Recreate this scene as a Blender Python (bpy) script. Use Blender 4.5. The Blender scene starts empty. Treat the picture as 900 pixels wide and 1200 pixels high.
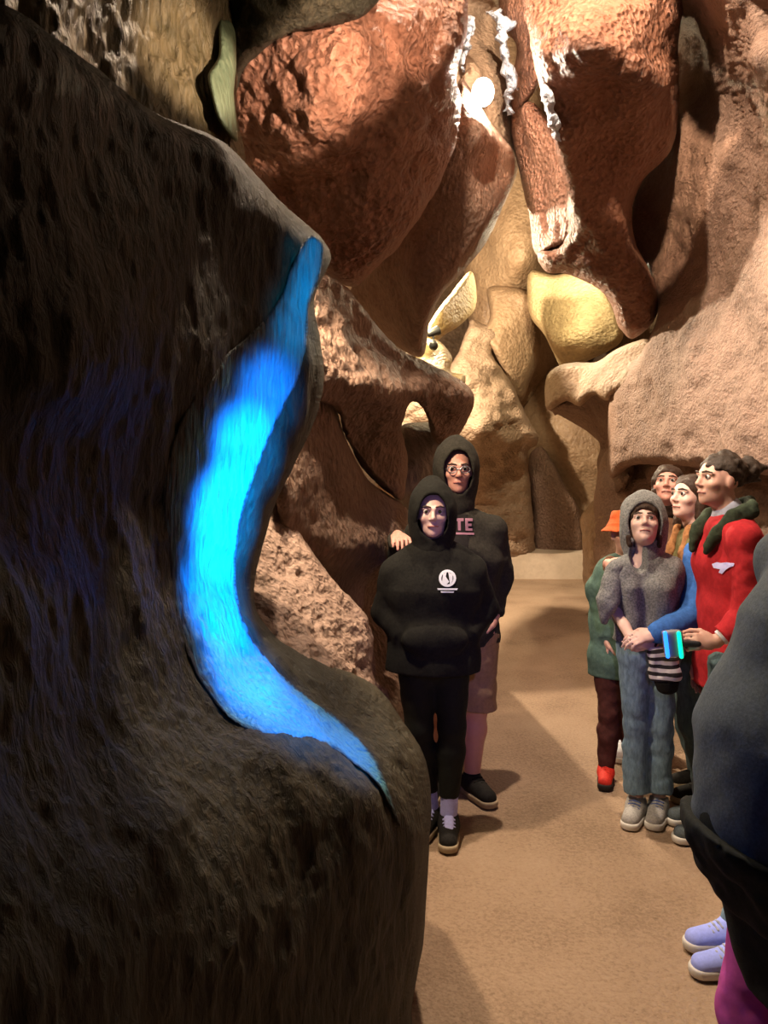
import bpy, math, random
import numpy as np
from mathutils import Vector
from mathutils.geometry import delaunay_2d_cdt
from mathutils.bvhtree import BVHTree

scene = bpy.context.scene
COL = scene.collection
EYE = 1.67            # eye height of the photographer, metres
FPX = 900.0           # focal length in pixels of a 900 x 1200 frame
HOR = 553.0           # pixel row of the horizon


def P(px, py, d):
    """the point of the cave seen at pixel (px, py), d metres down the passage"""
    return np.array([(px - 450.0) / FPX * d, d, EYE - (py - HOR) / FPX * d])


# ------------------------------------------------------------------ camera
cam = bpy.data.cameras.new('camera')
cam.sensor_fit = 'VERTICAL'
cam.sensor_height = 36.0
cam.sensor_width = 27.0
cam.lens = 27.0
cam.shift_y = -(600.0 - HOR) / 1200.0
cam.clip_start = 0.05
cam.clip_end = 200
camo = bpy.data.objects.new('camera', cam)
camo.location = (0, 0, EYE)
camo.rotation_euler = (math.pi / 2, 0, 0)
COL.objects.link(camo)
scene.camera = camo

# ------------------------------------------------------------------ world, exposure
world = bpy.data.worlds.new('cave_dark')
scene.world = world
world.use_nodes = True
world.node_tree.nodes['Background'].inputs[0].default_value = (1.0, 0.80, 0.58, 1)
world.node_tree.nodes['Background'].inputs[1].default_value = 0.016
scene.view_settings.view_transform = 'Standard'
scene.view_settings.look = 'None'
scene.view_settings.gamma = 1.0
scene.view_settings.use_curve_mapping = False
scene.view_settings.exposure = 0.0


# ------------------------------------------------------------------ lights
def point(name, loc, power, color, radius=0.04):
    l = bpy.data.lights.new(name, 'POINT')
    l.energy = power
    l.color = color
    l.shadow_soft_size = radius
    o = bpy.data.objects.new(name, l)
    o.location = tuple(loc)
    COL.objects.link(o)
    return o


def spot(name, loc, target, power, color, angle, blend=0.6, radius=0.03):
    l = bpy.data.lights.new(name, 'SPOT')
    l.energy = power
    l.color = color
    l.spot_size = math.radians(angle)
    l.spot_blend = blend
    l.shadow_soft_size = radius
    o = bpy.data.objects.new(name, l)
    o.location = tuple(loc)
    d = Vector(tuple(target)) - Vector(tuple(loc))
    o.rotation_euler = d.to_track_quat('-Z', 'Y').to_euler()
    COL.objects.link(o)
    return o


WARM = (1.0, 0.76, 0.52)
# bulb in the crack of the roof (its glass is built below)
point('bulb_light', P(566, 112, 5.45), 110, (1.0, 0.86, 0.68), 0.05)
# lamp high above the passage and unseen spots added to shape lit patches
point('roof_lamp_light', (0.42, 3.3, 5.75), 920, (1.0, 0.78, 0.58), 0.06)
spot('added_spot_light_a', (0.95, 1.4, 2.75), P(345, 92, 3.4), 800, (1.0, 0.72, 0.53), 14.5, 0.2, 0.05)
spot('added_spot_light_f', (0.95, 1.4, 2.75), P(428, 72, 3.4), 620, (1.0, 0.72, 0.53), 11, 0.35, 0.05)
point('dome_fill_light', (0.12, 2.6, 3.3), 6, WARM, 0.08)  # unseen weak fill added to lift the dark lower dome
spot('added_spot_light_d', (0.95, 1.4, 2.75), P(222, 72, 2.7), 620, (1.0, 0.76, 0.55), 13, 0.4, 0.05)
spot('added_spot_light_e', (0.95, 1.4, 2.75), P(482, 22, 3.6), 800, (1.0, 0.70, 0.50), 12, 0.3, 0.05)
spot('added_spot_light_b', (0.9, 2.6, 5.0), P(770, -105, 4.4), 950, (1.0, 0.71, 0.48), 50, 0.12, 0.05)
spot('added_spot_light_c', (0.2, 2.6, 4.0), P(945, 470, 4.0), 540, (1.0, 0.78, 0.6), 42, 0.2, 0.05)
# path lamp tucked behind the near rock
spot('path_lamp_light', P(338, 263, 2.95), (0.45, 3.3, 0.2), 180, WARM, 125, 0.6, 0.05)
# lamps far down the passage
point('far_lamp_light', P(652, 300, 9.2), 200, (1.0, 0.84, 0.55), 0.05)
point('niche_lamp_light', P(497, 372, 7.6), 32, (1.0, 0.82, 0.45), 0.04)
point('end_lamp_light', (-0.1, 8.7, 4.1), 1350, (1.0, 0.79, 0.55), 0.06)
# ultraviolet torches of the tour, shone from beside the camera
UV = (0.0, 0.24, 1.0)
UVP = (0.75, 0.55, 1.9)
for k, (x, y, d, w, a) in enumerate(((364, 305, 2.25, 170, 8), (350, 375, 2.22, 210, 9), (322, 460, 2.1, 700, 9), (292, 530, 2.05, 2500, 9.5), (268, 610, 2.0, 3600, 10),
                                     (266, 695, 1.95, 2000, 10.5), (298, 778, 1.9, 1150, 10), (345, 832, 1.88, 760, 9.5), (412, 872, 1.95, 420, 8))):
    spot('uv_torch_light', UVP, P(x, y, d), w, (0.0, 0.42, 0.95) if y < 400 else UV, a, 1.0)
# violet spill that reaches the visitors
spot('violet_torch_light', (0.3, 0.4, 1.9), P(600, 720, 3.5), 110, (0.42, 0.32, 1.0), 32, 1.0)


# ------------------------------------------------------------------ noise
def _hash(ix, iy, iz, seed):
    h = (ix.astype(np.uint32) * np.uint32(374761393) + iy.astype(np.uint32) * np.uint32(668265263)
         + iz.astype(np.uint32) * np.uint32(2147483647) + np.uint32(seed * 974711 + 17))
    h = (h ^ (h >> np.uint32(13))) * np.uint32(1274126177)
    h = h ^ (h >> np.uint32(16))
    h = h * np.uint32(2246822519)
    h = h ^ (h >> np.uint32(15))
    return h.astype(np.float64) / 4294967295.0 * 2 - 1


def vnoise(p, seed=0):
    p = np.asarray(p, dtype=np.float64) + 1000.0
    i = np.floor(p).astype(np.int64)
    f = p - i
    f = f * f * f * (f * (f * 6 - 15) + 10)
    out = 0
    for dx in (0, 1):
        wx = f[..., 0] if dx else 1 - f[..., 0]
        for dy in (0, 1):
            wy = f[..., 1] if dy else 1 - f[..., 1]
            for dz in (0, 1):
                wz = f[..., 2] if dz else 1 - f[..., 2]
                out = out + wx * wy * wz * _hash(i[..., 0] + dx, i[..., 1] + dy, i[..., 2] + dz, seed)
    return out


def fbm(p, octs=4, seed=0, gain=0.5):
    a, s, t = 1.0, 0.0, 0.0
    p = np.asarray(p, dtype=np.float64)
    for o in range(octs):
        s = s + a * vnoise(p, seed + o)
        t += a
        a *= gain
        p = p * 2.03
    return s / t


# ------------------------------------------------------------------ tags
def tag(o, label=None, cat=None, group=None, kind=None):
    if label:
        o['label'] = label
    if cat:
        o['category'] = cat
    if group:
        o['group'] = group
    if kind:
        o['kind'] = kind
    return o


def empty(name, loc):
    o = bpy.data.objects.new(name, None)
    o.location = tuple(float(c) for c in loc)
    o.empty_display_size = 0.1
    COL.objects.link(o)
    return o


def mesh_obj(name, v, f, mat, parent=None, smooth=True):
    v = np.asarray(v, dtype=np.float32)
    me = bpy.data.meshes.new(name)
    if isinstance(f, np.ndarray):
        n, k = f.shape
        me.vertices.add(len(v))
        me.vertices.foreach_set('co', v.ravel())
        me.loops.add(n * k)
        me.loops.foreach_set('vertex_index', f.astype(np.int32).ravel())
        me.polygons.add(n)
        me.polygons.foreach_set('loop_start', np.arange(0, n * k, k, dtype=np.int32))
        me.update(calc_edges=True)
        me.validate()
    else:
        me.from_pydata([tuple(map(float, c)) for c in v], [], f)
        me.update()
    if smooth:
        me.polygons.foreach_set('use_smooth', np.ones(len(me.polygons), dtype=bool))
    mats = mat if isinstance(mat, (list, tuple)) else [mat]
    for m in mats:
        me.materials.append(m)
    o = bpy.data.objects.new(name, me)
    COL.objects.link(o)
    if parent is not None:
        # joints are given in world space: keep the place, hang under the parent
        off = Vector((0, 0, 0))
        q = parent
        while q is not None:
            off += q.location
            q = q.parent
        o.location = -off
        o.parent = parent
    return o


# ------------------------------------------------------------------ materials
def _nt(name):
    m = bpy.data.materials.new(name)
    m.use_nodes = True
    nt = m.node_tree
    return m, nt, nt.nodes['Principled BSDF']


def rock_mat(name, c_dark, c_mid, c_light, grain=(9, 9, 9), bump=0.6, rough=0.55, pits=0.35, pit_scale=22.0, spec=0.4, dist=0.03):
    m, nt, b = _nt(name)
    N, Lk = nt.nodes.new, nt.links.new
    tc = N('ShaderNodeTexCoord')
    mp = N('ShaderNodeMapping')
    mp.inputs['Scale'].default_value = grain
    Lk(tc.outputs['Object'], mp.inputs['Vector'])
    big = N('ShaderNodeTexNoise')
    big.inputs['Scale'].default_value = 1.7
    big.inputs['Detail'].default_value = 5
    Lk(tc.outputs['Object'], big.inputs['Vector'])
    fine = N('ShaderNodeTexNoise')
    fine.inputs['Scale'].default_value = 1.0
    fine.inputs['Detail'].default_value = 9
    fine.inputs['Roughness'].default_value = 0.62
    fine.inputs['Distortion'].default_value = 0.5
    Lk(mp.outputs['Vector'], fine.inputs['Vector'])
    mixf = N('ShaderNodeMath')
    mixf.operation = 'MULTIPLY_ADD'
    mixf.inputs[1].default_value = 0.55
    Lk(fine.outputs['Fac'], mixf.inputs[0])
    half = N('ShaderNodeMath')
    half.operation = 'MULTIPLY'
    half.inputs[1].default_value = 0.45
    Lk(big.outputs['Fac'], half.inputs[0])
    Lk(half.outputs[0], mixf.inputs[2])
    cr = N('ShaderNodeValToRGB')
    e = cr.color_ramp.elements
    e[0].position = 0.33
    e[0].color = (*c_dark, 1)
    e[1].position = 0.70
    e[1].color = (*c_light, 1)
    k = cr.color_ramp.elements.new(0.5)
    k.color = (*c_mid, 1)
    Lk(mixf.outputs[0], cr.inputs['Fac'])
    Lk(cr.outputs['Color'], b.inputs['Base Color'])
    vor = N('ShaderNodeTexVoronoi')
    vor.feature = 'SMOOTH_F1'
    vor.inputs['Scale'].default_value = pit_scale / max(grain[0], 0.1)
    vor.inputs['Smoothness'].default_value = 0.5
    warp = N('ShaderNodeMixRGB')
    warp.blend_type = 'ADD'
    warp.inputs['Fac'].default_value = 0.6
    Lk(mp.outputs['Vector'], warp.inputs[1])
    Lk(fine.outputs['Color'], warp.inputs[2])
    Lk(warp.outputs[0], vor.inputs['Vector'])
    h = N('ShaderNodeMath')
    h.operation = 'MULTIPLY_ADD'
    h.inputs[1].default_value = pits
    Lk(vor.outputs['Distance'], h.inputs[0])
    Lk(fine.outputs['Fac'], h.inputs[2])
    bp = N('ShaderNodeBump')
    bp.inputs['Strength'].default_value = bump
    bp.inputs['Distance'].default_value = dist
    Lk(h.outputs[0], bp.inputs['Height'])
    Lk(bp.outputs['Normal'], b.inputs['Normal'])
    rr = N('ShaderNodeMapRange')
    rr.inputs['To Min'].default_value = max(rough - 0.2, 0.1)
    rr.inputs['To Max'].default_value = min(rough + 0.25, 1)
    Lk(fine.outputs['Fac'], rr.inputs['Value'])
    Lk(rr.outputs[0], b.inputs['Roughness'])
    b.inputs['Specular IOR Level'].default_value = spec
    return m


def cloth(name, col, var=0.25, scale=60.0, bump=0.25, rough=0.9, sheen=0.0, grain=(1, 1, 1)):
    m, nt, b = _nt(name)
    N, Lk = nt.nodes.new, nt.links.new
    tc = N('ShaderNodeTexCoord')
    mp = N('ShaderNodeMapping')
    mp.inputs['Scale'].default_value = grain
    Lk(tc.outputs['Object'], mp.inputs['Vector'])
    n = N('ShaderNodeTexNoise')
    n.inputs['Scale'].default_value = scale
    n.inputs['Detail'].default_value = 6
    n.inputs['Roughness'].default_value = 0.65
    Lk(mp.outputs['Vector'], n.inputs['Vector'])
    cr = N('ShaderNodeValToRGB')
    cr.color_ramp.elements[0].position = 0.35
    cr.color_ramp.elements[0].color = (*[c * (1 - var) for c in col], 1)
    cr.color_ramp.elements[1].position = 0.65
    cr.color_ramp.elements[1].color = (*[min(c * (1 + var), 1) for c in col], 1)
    Lk(n.outputs['Fac'], cr.inputs['Fac'])
    Lk(cr.outputs['Color'], b.inputs['Base Color'])
    bp = N('ShaderNodeBump')
    bp.inputs['Strength'].default_value = bump
    bp.inputs['Distance'].default_value = 0.004
    Lk(n.outputs['Fac'], bp.inputs['Height'])
    Lk(bp.outputs['Normal'], b.inputs['Normal'])
    b.inputs['Roughness'].default_value = rough
    b.inputs['Specular IOR Level'].default_value = 0.2
    if sheen:
        b.inputs['Sheen Weight'].default_value = sheen
    return m


def plain(name, col, rough=0.5, metal=0.0, emit=None, strength=0.0):
    m, nt, b = _nt(name)
    N, Lk = nt.nodes.new, nt.links.new
    n = N('ShaderNodeTexNoise')
    n.inputs['Scale'].default_value = 40
    tc = N('ShaderNodeTexCoord')
    Lk(tc.outputs['Object'], n.inputs['Vector'])
    cr = N('ShaderNodeValToRGB')
    cr.color_ramp.elements[0].color = (*[c * 0.9 for c in col], 1)
    cr.color_ramp.elements[1].color = (*[min(1, c * 1.08) for c in col], 1)
    Lk(n.outputs['Fac'], cr.inputs['Fac'])
    Lk(cr.outputs['Color'], b.inputs['Base Color'])
    b.inputs['Roughness'].default_value = rough
    b.inputs['Metallic'].default_value = metal
    if emit:
        b.inputs['Emission Color'].default_value = (*emit, 1)
        b.inputs['Emission Strength'].default_value = strength
    return m


def skin_mat(name, col):
    m = plain(name, col, 0.55)
    b = m.node_tree.nodes['Principled BSDF']
    b.inputs['Subsurface Weight'].default_value = 0.12
    b.inputs['Subsurface Radius'].default_value = (0.012, 0.005, 0.003)
    b.inputs['Subsurface Scale'].default_value = 1.0
    return m


M = {}
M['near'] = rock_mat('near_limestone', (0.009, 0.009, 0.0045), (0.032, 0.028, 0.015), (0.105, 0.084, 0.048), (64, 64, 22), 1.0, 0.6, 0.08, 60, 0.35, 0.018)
M['boulder'] = rock_mat('boulder_limestone', (0.16, 0.105, 0.08), (0.31, 0.21, 0.16), (0.44, 0.32, 0.255), (40, 40, 40), 0.8, 0.65, 1.0, 50, 0.3, 0.016)
M['olive'] = rock_mat('olive_flowstone', (0.05, 0.040, 0.016), (0.12, 0.088, 0.042), (0.26, 0.19, 0.11), (50, 50, 14), 0.9, 0.45, 0.7, 50, 0.5, 0.022)
M['red'] = rock_mat('red_limestone', (0.14, 0.056, 0.032), (0.29, 0.128, 0.075), (0.41, 0.21, 0.135), (26, 26, 26), 1.0, 0.5, 0.9, 28, 0.5, 0.045)
M['brown'] = rock_mat('brown_limestone', (0.12, 0.068, 0.044), (0.235, 0.142, 0.096), (0.35, 0.23, 0.165), (32, 32, 22), 1.0, 0.6, 0.6, 36, 0.4, 0.038)
M['right'] = rock_mat('pink_limestone', (0.17, 0.10, 0.07), (0.31, 0.195, 0.14), (0.43, 0.285, 0.215), (36, 36, 44), 1.0, 0.6, 0.3, 40, 0.4, 0.026)
M['wet'] = rock_mat('wet_tan_limestone', (0.24, 0.155, 0.09), (0.37, 0.25, 0.15), (0.46, 0.33, 0.21), (14, 14, 14), 0.6, 0.4, 0.5, 18, 0.5, 0.05)
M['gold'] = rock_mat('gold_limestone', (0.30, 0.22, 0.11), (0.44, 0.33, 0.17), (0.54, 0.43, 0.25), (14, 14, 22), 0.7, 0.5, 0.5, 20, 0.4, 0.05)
M['ledge'] = rock_mat('tan_ledge_limestone', (0.24, 0.16, 0.105), (0.37, 0.26, 0.175), (0.48, 0.35, 0.245), (20, 20, 24), 0.7, 0.6, 0.6, 24, 0.4, 0.04)
M['calcite'] = rock_mat('glow_tinted_calcite', (0.028, 0.16, 0.25), (0.10, 0.40, 0.50), (0.20, 0.56, 0.64), (85, 85, 9), 1.0, 0.5, 0.5, 85, 0.4, 0.028)  # teal base holds part of the blue fluorescent glow
M['green'] = rock_mat('green_flowstone', (0.07, 0.10, 0.06), (0.13, 0.165, 0.10), (0.25, 0.26, 0.16), (50, 50, 10), 0.7, 0.4, 0.6, 50, 0.5, 0.015)
M['vein'] = rock_mat('white_glint_mineral', (0.40, 0.46, 0.58), (0.68, 0.76, 0.90), (0.88, 0.93, 1.0), (60, 60, 24), 1.0, 0.3, 1.0, 60, 0.6, 0.02)  # white crust; wet glints and bluish lamp tint put into its colour
M['floor'] = rock_mat('sandy_floor', (0.20, 0.135, 0.088), (0.35, 0.245, 0.165), (0.43, 0.315, 0.22), (62, 62, 62), 0.8, 0.8, 0.6, 80, 0.2, 0.010)
M['slab'] = rock_mat('pale_concrete', (0.50, 0.41, 0.31), (0.58, 0.48, 0.37), (0.64, 0.54, 0.42), (14, 14, 14), 0.2, 0.8, 0.2, 20, 0.2, 0.01)
M['far'] = rock_mat('dark_far_limestone', (0.08, 0.05, 0.03), (0.14, 0.09, 0.055), (0.2, 0.13, 0.08), (10, 10, 10), 0.8, 0.7, 0.8, 12, 0.3, 0.05)


# ------------------------------------------------------------------ rock builder
def catmull(pts, step):
    pts = [np.array(p[:2], float) for p in pts]
    n = len(pts)
    out = []
    for i in range(n):
        p0, p1, p2, p3 = pts[i - 1], pts[i], pts[(i + 1) % n], pts[(i + 2) % n]
        m = max(2, int(np.linalg.norm(p2 - p1) / step))
        t0, t1, t2, t3 = 0.0, max(np.linalg.norm(p1 - p0), 1e-3) ** .5, 0, 0
        t2 = t1 + max(np.linalg.norm(p2 - p1), 1e-3) ** .5
        t3 = t2 + max(np.linalg.norm(p3 - p2), 1e-3) ** .5
        for k in range(m):
            t = t1 + (t2 - t1) * k / m
            a1 = (t1 - t) / (t1 - t0) * p0 + (t - t0) / (t1 - t0) * p1
            a2 = (t2 - t) / (t2 - t1) * p1 + (t - t1) / (t2 - t1) * p2
            a3 = (t3 - t) / (t3 - t2) * p2 + (t - t2) / (t3 - t2) * p3
            b1 = (t2 - t) / (t2 - t0) * a1 + (t - t0) / (t2 - t0) * a2
            b2 = (t3 - t) / (t3 - t1) * a2 + (t - t1) / (t3 - t1) * a3
            out.append((t2 - t) / (t2 - t1) * b1 + (t - t1) / (t2 - t1) * b2)
    return np.array(out)


def inside(poly, pts):
    x, y = pts[:, 0], pts[:, 1]
    c = np.zeros(len(pts), bool)
    a, b = poly, np.roll(poly, -1, 0)
    for (x0, y0), (x1, y1) in zip(a, b):
        if y0 == y1:
            continue
        c ^= ((y0 > y) != (y1 > y)) & (x < (x1 - x0) * (y - y0) / (y1 - y0) + x0)
    return c


def edge_dist(poly, pts):
    a, b = poly, np.roll(poly, -1, 0)
    ab = b - a
    l2 = (ab ** 2).sum(1) + 1e-9
    out = np.empty(len(pts))
    near = np.empty((len(pts), 2))
    for s in range(0, len(pts), 4000):
        q = pts[s:s + 4000]
        t = np.clip((((q[:, None] - a[None]) * ab[None]).sum(2)) / l2[None], 0, 1)
        c = a[None] + ab[None] * t[..., None]
        d = np.sqrt(((q[:, None] - c) ** 2).sum(2))
        j = d.argmin(1)
        out[s:s + 4000] = d[np.arange(len(q)), j]
        near[s:s + 4000] = c[np.arange(len(q)), j]
    return out, near


class Rbf:
    def __init__(self, ctrl):
        c = np.array(ctrl, float)
        self.p = c[:, :2] / 100.0
        n = len(c)
        A = np.zeros((n + 3, n + 3))
        A[:n, :n] = self.k(self.p[:, None] - self.p[None]) + np.eye(n) * 0.01
        A[:n, n] = 1
        A[:n, n + 1:] = self.p
        A[n, :n] = 1
        A[n + 1:, :n] = self.p.T
        rhs = np.zeros(n + 3)
        rhs[:n] = c[:, 2]
        self.w = np.linalg.solve(A, rhs)

    @staticmethod
    def k(d):
        r2 = (d ** 2).sum(-1)
        return 0.5 * r2 * np.log(r2 + 1e-9)

    def __call__(self, q):
        q = np.asarray(q, float) / 100.0
        n = len(self.p)
        out = np.empty(len(q))
        for s in range(0, len(q), 20000):
            z = q[s:s + 20000]
            out[s:s + 20000] = self.k(z[:, None] - self.p[None]) @ self.w[:n] + self.w[n] + z @ self.w[n + 1:]
        return out


def rock(name, outline, ctrl, mat, step=4.0, curl=(22, 0.25), thick=0.8, amp=0.02, freq=6.0, aniso=(1, 1, 1), seed=1, amp2=0.0,
         label=None, cat='rock wall', depth=None, rbias=0.0, back=0.6, kind='structure', jag=0.0):
    """A body of rock: its outline as seen down the passage, the distance of its face at some points,
    rounded over at the rim and carried back into the hill."""
    poly = catmull(outline, step)
    if jag:
        pj = np.column_stack([poly / 9.0, np.zeros(len(poly))])
        poly = poly + jag * np.stack([fbm(pj, 3, seed + 31), fbm(pj + 50, 3, seed + 32)], 1)
    lo, hi = poly.min(0), poly.max(0)
    gx, gy = np.meshgrid(np.arange(lo[0], hi[0], step), np.arange(lo[1], hi[1], step * 0.866), indexing='ij')
    gx = gx + (np.arange(gx.shape[1]) % 2)[None] * step * 0.5
    g = np.stack([gx.ravel(), gy.ravel()], 1)
    g = g[inside(poly, g)]
    ed, _ = edge_dist(poly, g)
    g = g[ed > step * 0.55]
    allp = np.vstack([poly, g])
    n = len(poly)
    r = delaunay_2d_cdt([Vector(p) for p in allp], [(i, (i + 1) % n) for i in range(n)], [], 1, 1e-5)
    q = np.array([tuple(v) for v in r[0]])
    tri = np.array([f for f in r[2] if len(f) == 3], dtype=np.int64)
    e, near = edge_dist(poly, q)
    rb = depth or Rbf(ctrl)
    d = rb(q) + rbias
    w, R = curl
    if w > 0:
        t = np.clip(1 - e / w, 0, 1)
        d = d + R * (1 - np.sqrt(np.clip(1 - t * t, 0, 1)))
    X = np.stack([(q[:, 0] - 450) / FPX * d, d, EYE - (q[:, 1] - HOR) / FPX * d], 1)
    # orient faces to the passage
    a, b_, c_ = X[tri[:, 0]], X[tri[:, 1]], X[tri[:, 2]]
    fn = np.cross(b_ - a, c_ - a)
    cen = (a + b_ + c_) / 3
    flip = (fn * (np.array([0, 0, EYE]) - cen)).sum(1) < 0
    tri[flip] = tri[flip][:, [0, 2, 1]]
    fn[flip] *= -1
    vn = np.zeros_like(X)
    for k in range(3):
        np.add.at(vn, tri[:, k], fn)
    vn /= np.linalg.norm(vn, axis=1)[:, None] + 1e-9
    pa = X * np.array(aniso)
    disp = amp * (fbm(pa * freq, 4, seed) * 1.6)
    if amp2:
        disp = disp + amp2 * (1 - 2 * np.abs(fbm(pa * freq * 2.3, 3, seed + 9)) * 2)
    fade = np.clip(e / (3 * step), 0.25, 1)
    X = X + vn * (disp * fade)[:, None]
    # the rim carried back into the hill
    eds = np.vstack([tri[:, [0, 1]], tri[:, [1, 2]], tri[:, [2, 0]]])
    key = np.sort(eds, 1)
    kk = key[:, 0] * (len(X) + 1) + key[:, 1]
    u, idx, cnt = np.unique(kk, return_index=True, return_counts=True)
    be = eds[idx[cnt == 1]]
    bv = np.unique(be)
    mp = -np.ones(len(X), int)
    mp[bv] = np.arange(len(bv))
    cen2 = q.mean(0)
    ray = X[bv] - np.array([0, 0, EYE])
    ray /= np.linalg.norm(ray, axis=1)[:, None]
    pb = q[bv]
    inw = cen2[None] - pb
    # inward direction from the local outline
    nxt = np.zeros((len(bv), 2))
    for k_ in range(2):
        np.add.at(nxt, mp[be[:, k_]], (q[be[:, 1]] - q[be[:, 0]]))
    tn = nxt / (np.linalg.norm(nxt, axis=1)[:, None] + 1e-9)
    nrm = np.stack([-tn[:, 1], tn[:, 0]], 1)
    test = inside(poly, pb + nrm * 3)
    nrm[~test] *= -1
    inw3 = np.stack([nrm[:, 0], np.zeros(len(bv)), -nrm[:, 1]], 1)
    V = [X]
    F = [tri]
    prev = bv
    base = len(X)
    for t in (0.12, 0.4, 1.0):
        ring = X[bv] + (ray * t + inw3 * back * 0.35 * t) * thick
        V.append(ring)
        cur = base + np.arange(len(bv))
        i0, i1 = be[:, 0], be[:, 1]
        p0, p1 = prev[mp[i0]], prev[mp[i1]]
        c0, c1 = cur[mp[i0]], cur[mp[i1]]
        F.append(np.stack([p1, p0, c0], 1))
        F.append(np.stack([p1, c0, c1], 1))
        prev = cur
        base += len(bv)
    o = mesh_obj(name, np.vstack(V), np.vstack(F), mat)
    tag(o, label, cat if label else None, None, kind)
    return o, rb, (q, e, near)
# ================================================================== the cave
# floor
def grid_plane(name, x0, x1, y0, y1, nx, ny, z, mat, amp=0.01):
    xs, ys = np.linspace(x0, x1, nx), np.linspace(y0, y1, ny)
    gx, gy = np.meshgrid(xs, ys, indexing='ij')
    p = np.stack([gx.ravel(), gy.ravel(), np.full(gx.size, z)], 1)
    p[:, 2] += fbm(p * np.array([3, 3, 1]), 4, 5) * amp
    i = np.arange(nx * ny).reshape(nx, ny)
    f = np.stack([i[:-1, :-1], i[1:, :-1], i[1:, 1:], i[:-1, 1:]], -1).reshape(-1, 4)
    return mesh_obj(name, p, f, mat)


fl = grid_plane('floor', -4.5, 4.5, -3, 16.5, 180, 300, -0.004, M['floor'], 0.008)
tag(fl, 'sandy tan cave floor of the walking path', 'floor', None, 'structure')

# pale step at the far end of the path
def slab_mesh(x0, x1, y0, y1, z0, z1, nx=24, ny=12):
    V, F = [], []
    def patch(o, du, dv, nu, nv):
        b = len(V)
        for i in range(nu + 1):
            for j in range(nv + 1):
                V.append(np.array(o) + np.array(du) * i / nu + np.array(dv) * j / nv)
        for i in range(nu):
            for j in range(nv):
                F.append((b + i * (nv + 1) + j, b + (i + 1) * (nv + 1) + j, b + (i + 1) * (nv + 1) + j + 1, b + i * (nv + 1) + j + 1))
    patch((x0, y0, z0), (x1 - x0, 0, 0), (0, 0, z1 - z0), nx, 6)
    patch((x0, y0, z1), (x1 - x0, 0, 0), (0, y1 - y0, 0), nx, ny)
    V = np.array(V)
    V[:, 1] += fbm(V * 1.3, 3, 3) * 0.05
    V[:, 2] += fbm(V * 1.1 + 7, 3, 4) * 0.02 * (V[:, 2] > z0 + 0.05)
    return V, np.array(F)


sv, sf = slab_mesh(-1.5, 4.5, 12.0, 16.0, -0.02, 0.40)
st = mesh_obj('floor_step', sv, sf, M['slab'])
tag(st, 'pale concrete step across the far end of the path', 'step', None, 'structure')

# ---- far end, back to front
rock('wall_back', [(380, -120), (640, -150), (900, -120), (900, 690), (640, 690), (400, 690)],
     [(400, 100, 14.2), (640, 100, 15), (850, 100, 14), (400, 600, 14.0), (640, 600, 15), (850, 600, 14), (620, 300, 15.2)],
     M['far'], 9, (60, 0.5), 1.0, 0.15, 0.8, seed=3, label='dark rock wall closing the far end of the passage')

rock('wall_back_column', [(545, 60), (575, 10), (625, 60), (640, 200), (650, 320), (660, 420), (640, 470), (600, 480), (560, 420), (545, 330)],
     [(550, 100, 12.2), (600, 100, 11.6), (640, 120, 12.4), (560, 300, 12.6), (600, 250, 11.7), (610, 310, 11.5), (640, 330, 12.4), (600, 345, 12.3), (600, 400, 12.5), (640, 420, 13)],
     M['wet'], 4, (20, 0.5), 1.0, 0.06, 1.7, seed=5, label='tall wet tan column at the far end, lit yellow in its upper half')

rock('wall_back_slab', [(572, 338), (600, 336), (622, 345), (632, 385), (634, 410), (622, 445), (610, 470), (598, 462), (588, 435), (575, 410), (566, 396), (574, 370)],
     [(575, 345, 11.9), (620, 345, 11.7), (630, 400, 12.0), (590, 400, 11.4), (610, 460, 12.0), (600, 430, 11.6)],
     M['wet'], 3.5, (10, 0.3), 0.8, 0.03, 2.2, seed=6, label='smooth wet rock slab between the far column and the crack')

rock('wall_back_low', [(612, 465), (640, 428), (668, 430), (720, 470), (730, 560), (720, 660), (600, 665), (600, 520)],
     [(620, 470, 13.2), (660, 450, 12.8), (720, 500, 12.6), (620, 600, 13.4), (700, 560, 12.6), (665, 500, 12.4), (690, 640, 13.2), (640, 560, 13.0)],
     M['wet'], 4, (14, 0.4), 0.8, 0.07, 1.6, seed=8, label='low wet rock face behind the dark slanting slab')

rock('rock_slab', [(621, 532), (634, 522), (648, 542), (664, 572), (680, 600), (684, 640), (680, 650), (630, 652), (624, 600)],
     [(624, 540, 12.8), (645, 545, 12.5), (680, 610, 12.4), (628, 645, 12.6), (680, 645, 12.4), (650, 600, 12.45)],
     M['brown'], 3.5, (8, 0.2), 0.6, 0.03, 2.2, seed=9, label='dark slanting rock slab standing on the pale step', cat='rock slab')

rock('rock_cone', [(545, 395), (552, 374), (570, 380), (592, 378), (590, 395), (578, 412), (592, 440), (607, 462), (618, 490), (632, 512), (629, 522), (619, 528), (620, 550), (622, 575), (624, 610), (626, 645), (620, 657), (520, 662), (455, 660), (440, 560), (470, 480), (520, 440)],
     [(555, 385, 11.4), (585, 385, 11.7), (560, 430, 10.9), (590, 450, 11.3), (540, 470, 10.6), (600, 480, 11.1), (625, 512, 11.4), (570, 505, 10.4), (600, 520, 11.3), (540, 530, 10.9), (600, 560, 11.9), (540, 600, 11.6), (590, 600, 11.7), (470, 520, 10.8), (470, 640, 11.9), (600, 650, 12.05), (530, 655, 12.0)],
     M['ledge'], 3.5, (10, 0.25), 0.8, 0.09, 1.8, (1, 1, 2.4), seed=11, amp2=0.02, label='cone of layered tan rock behind the two hooded visitors', cat='rock formation')

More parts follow.
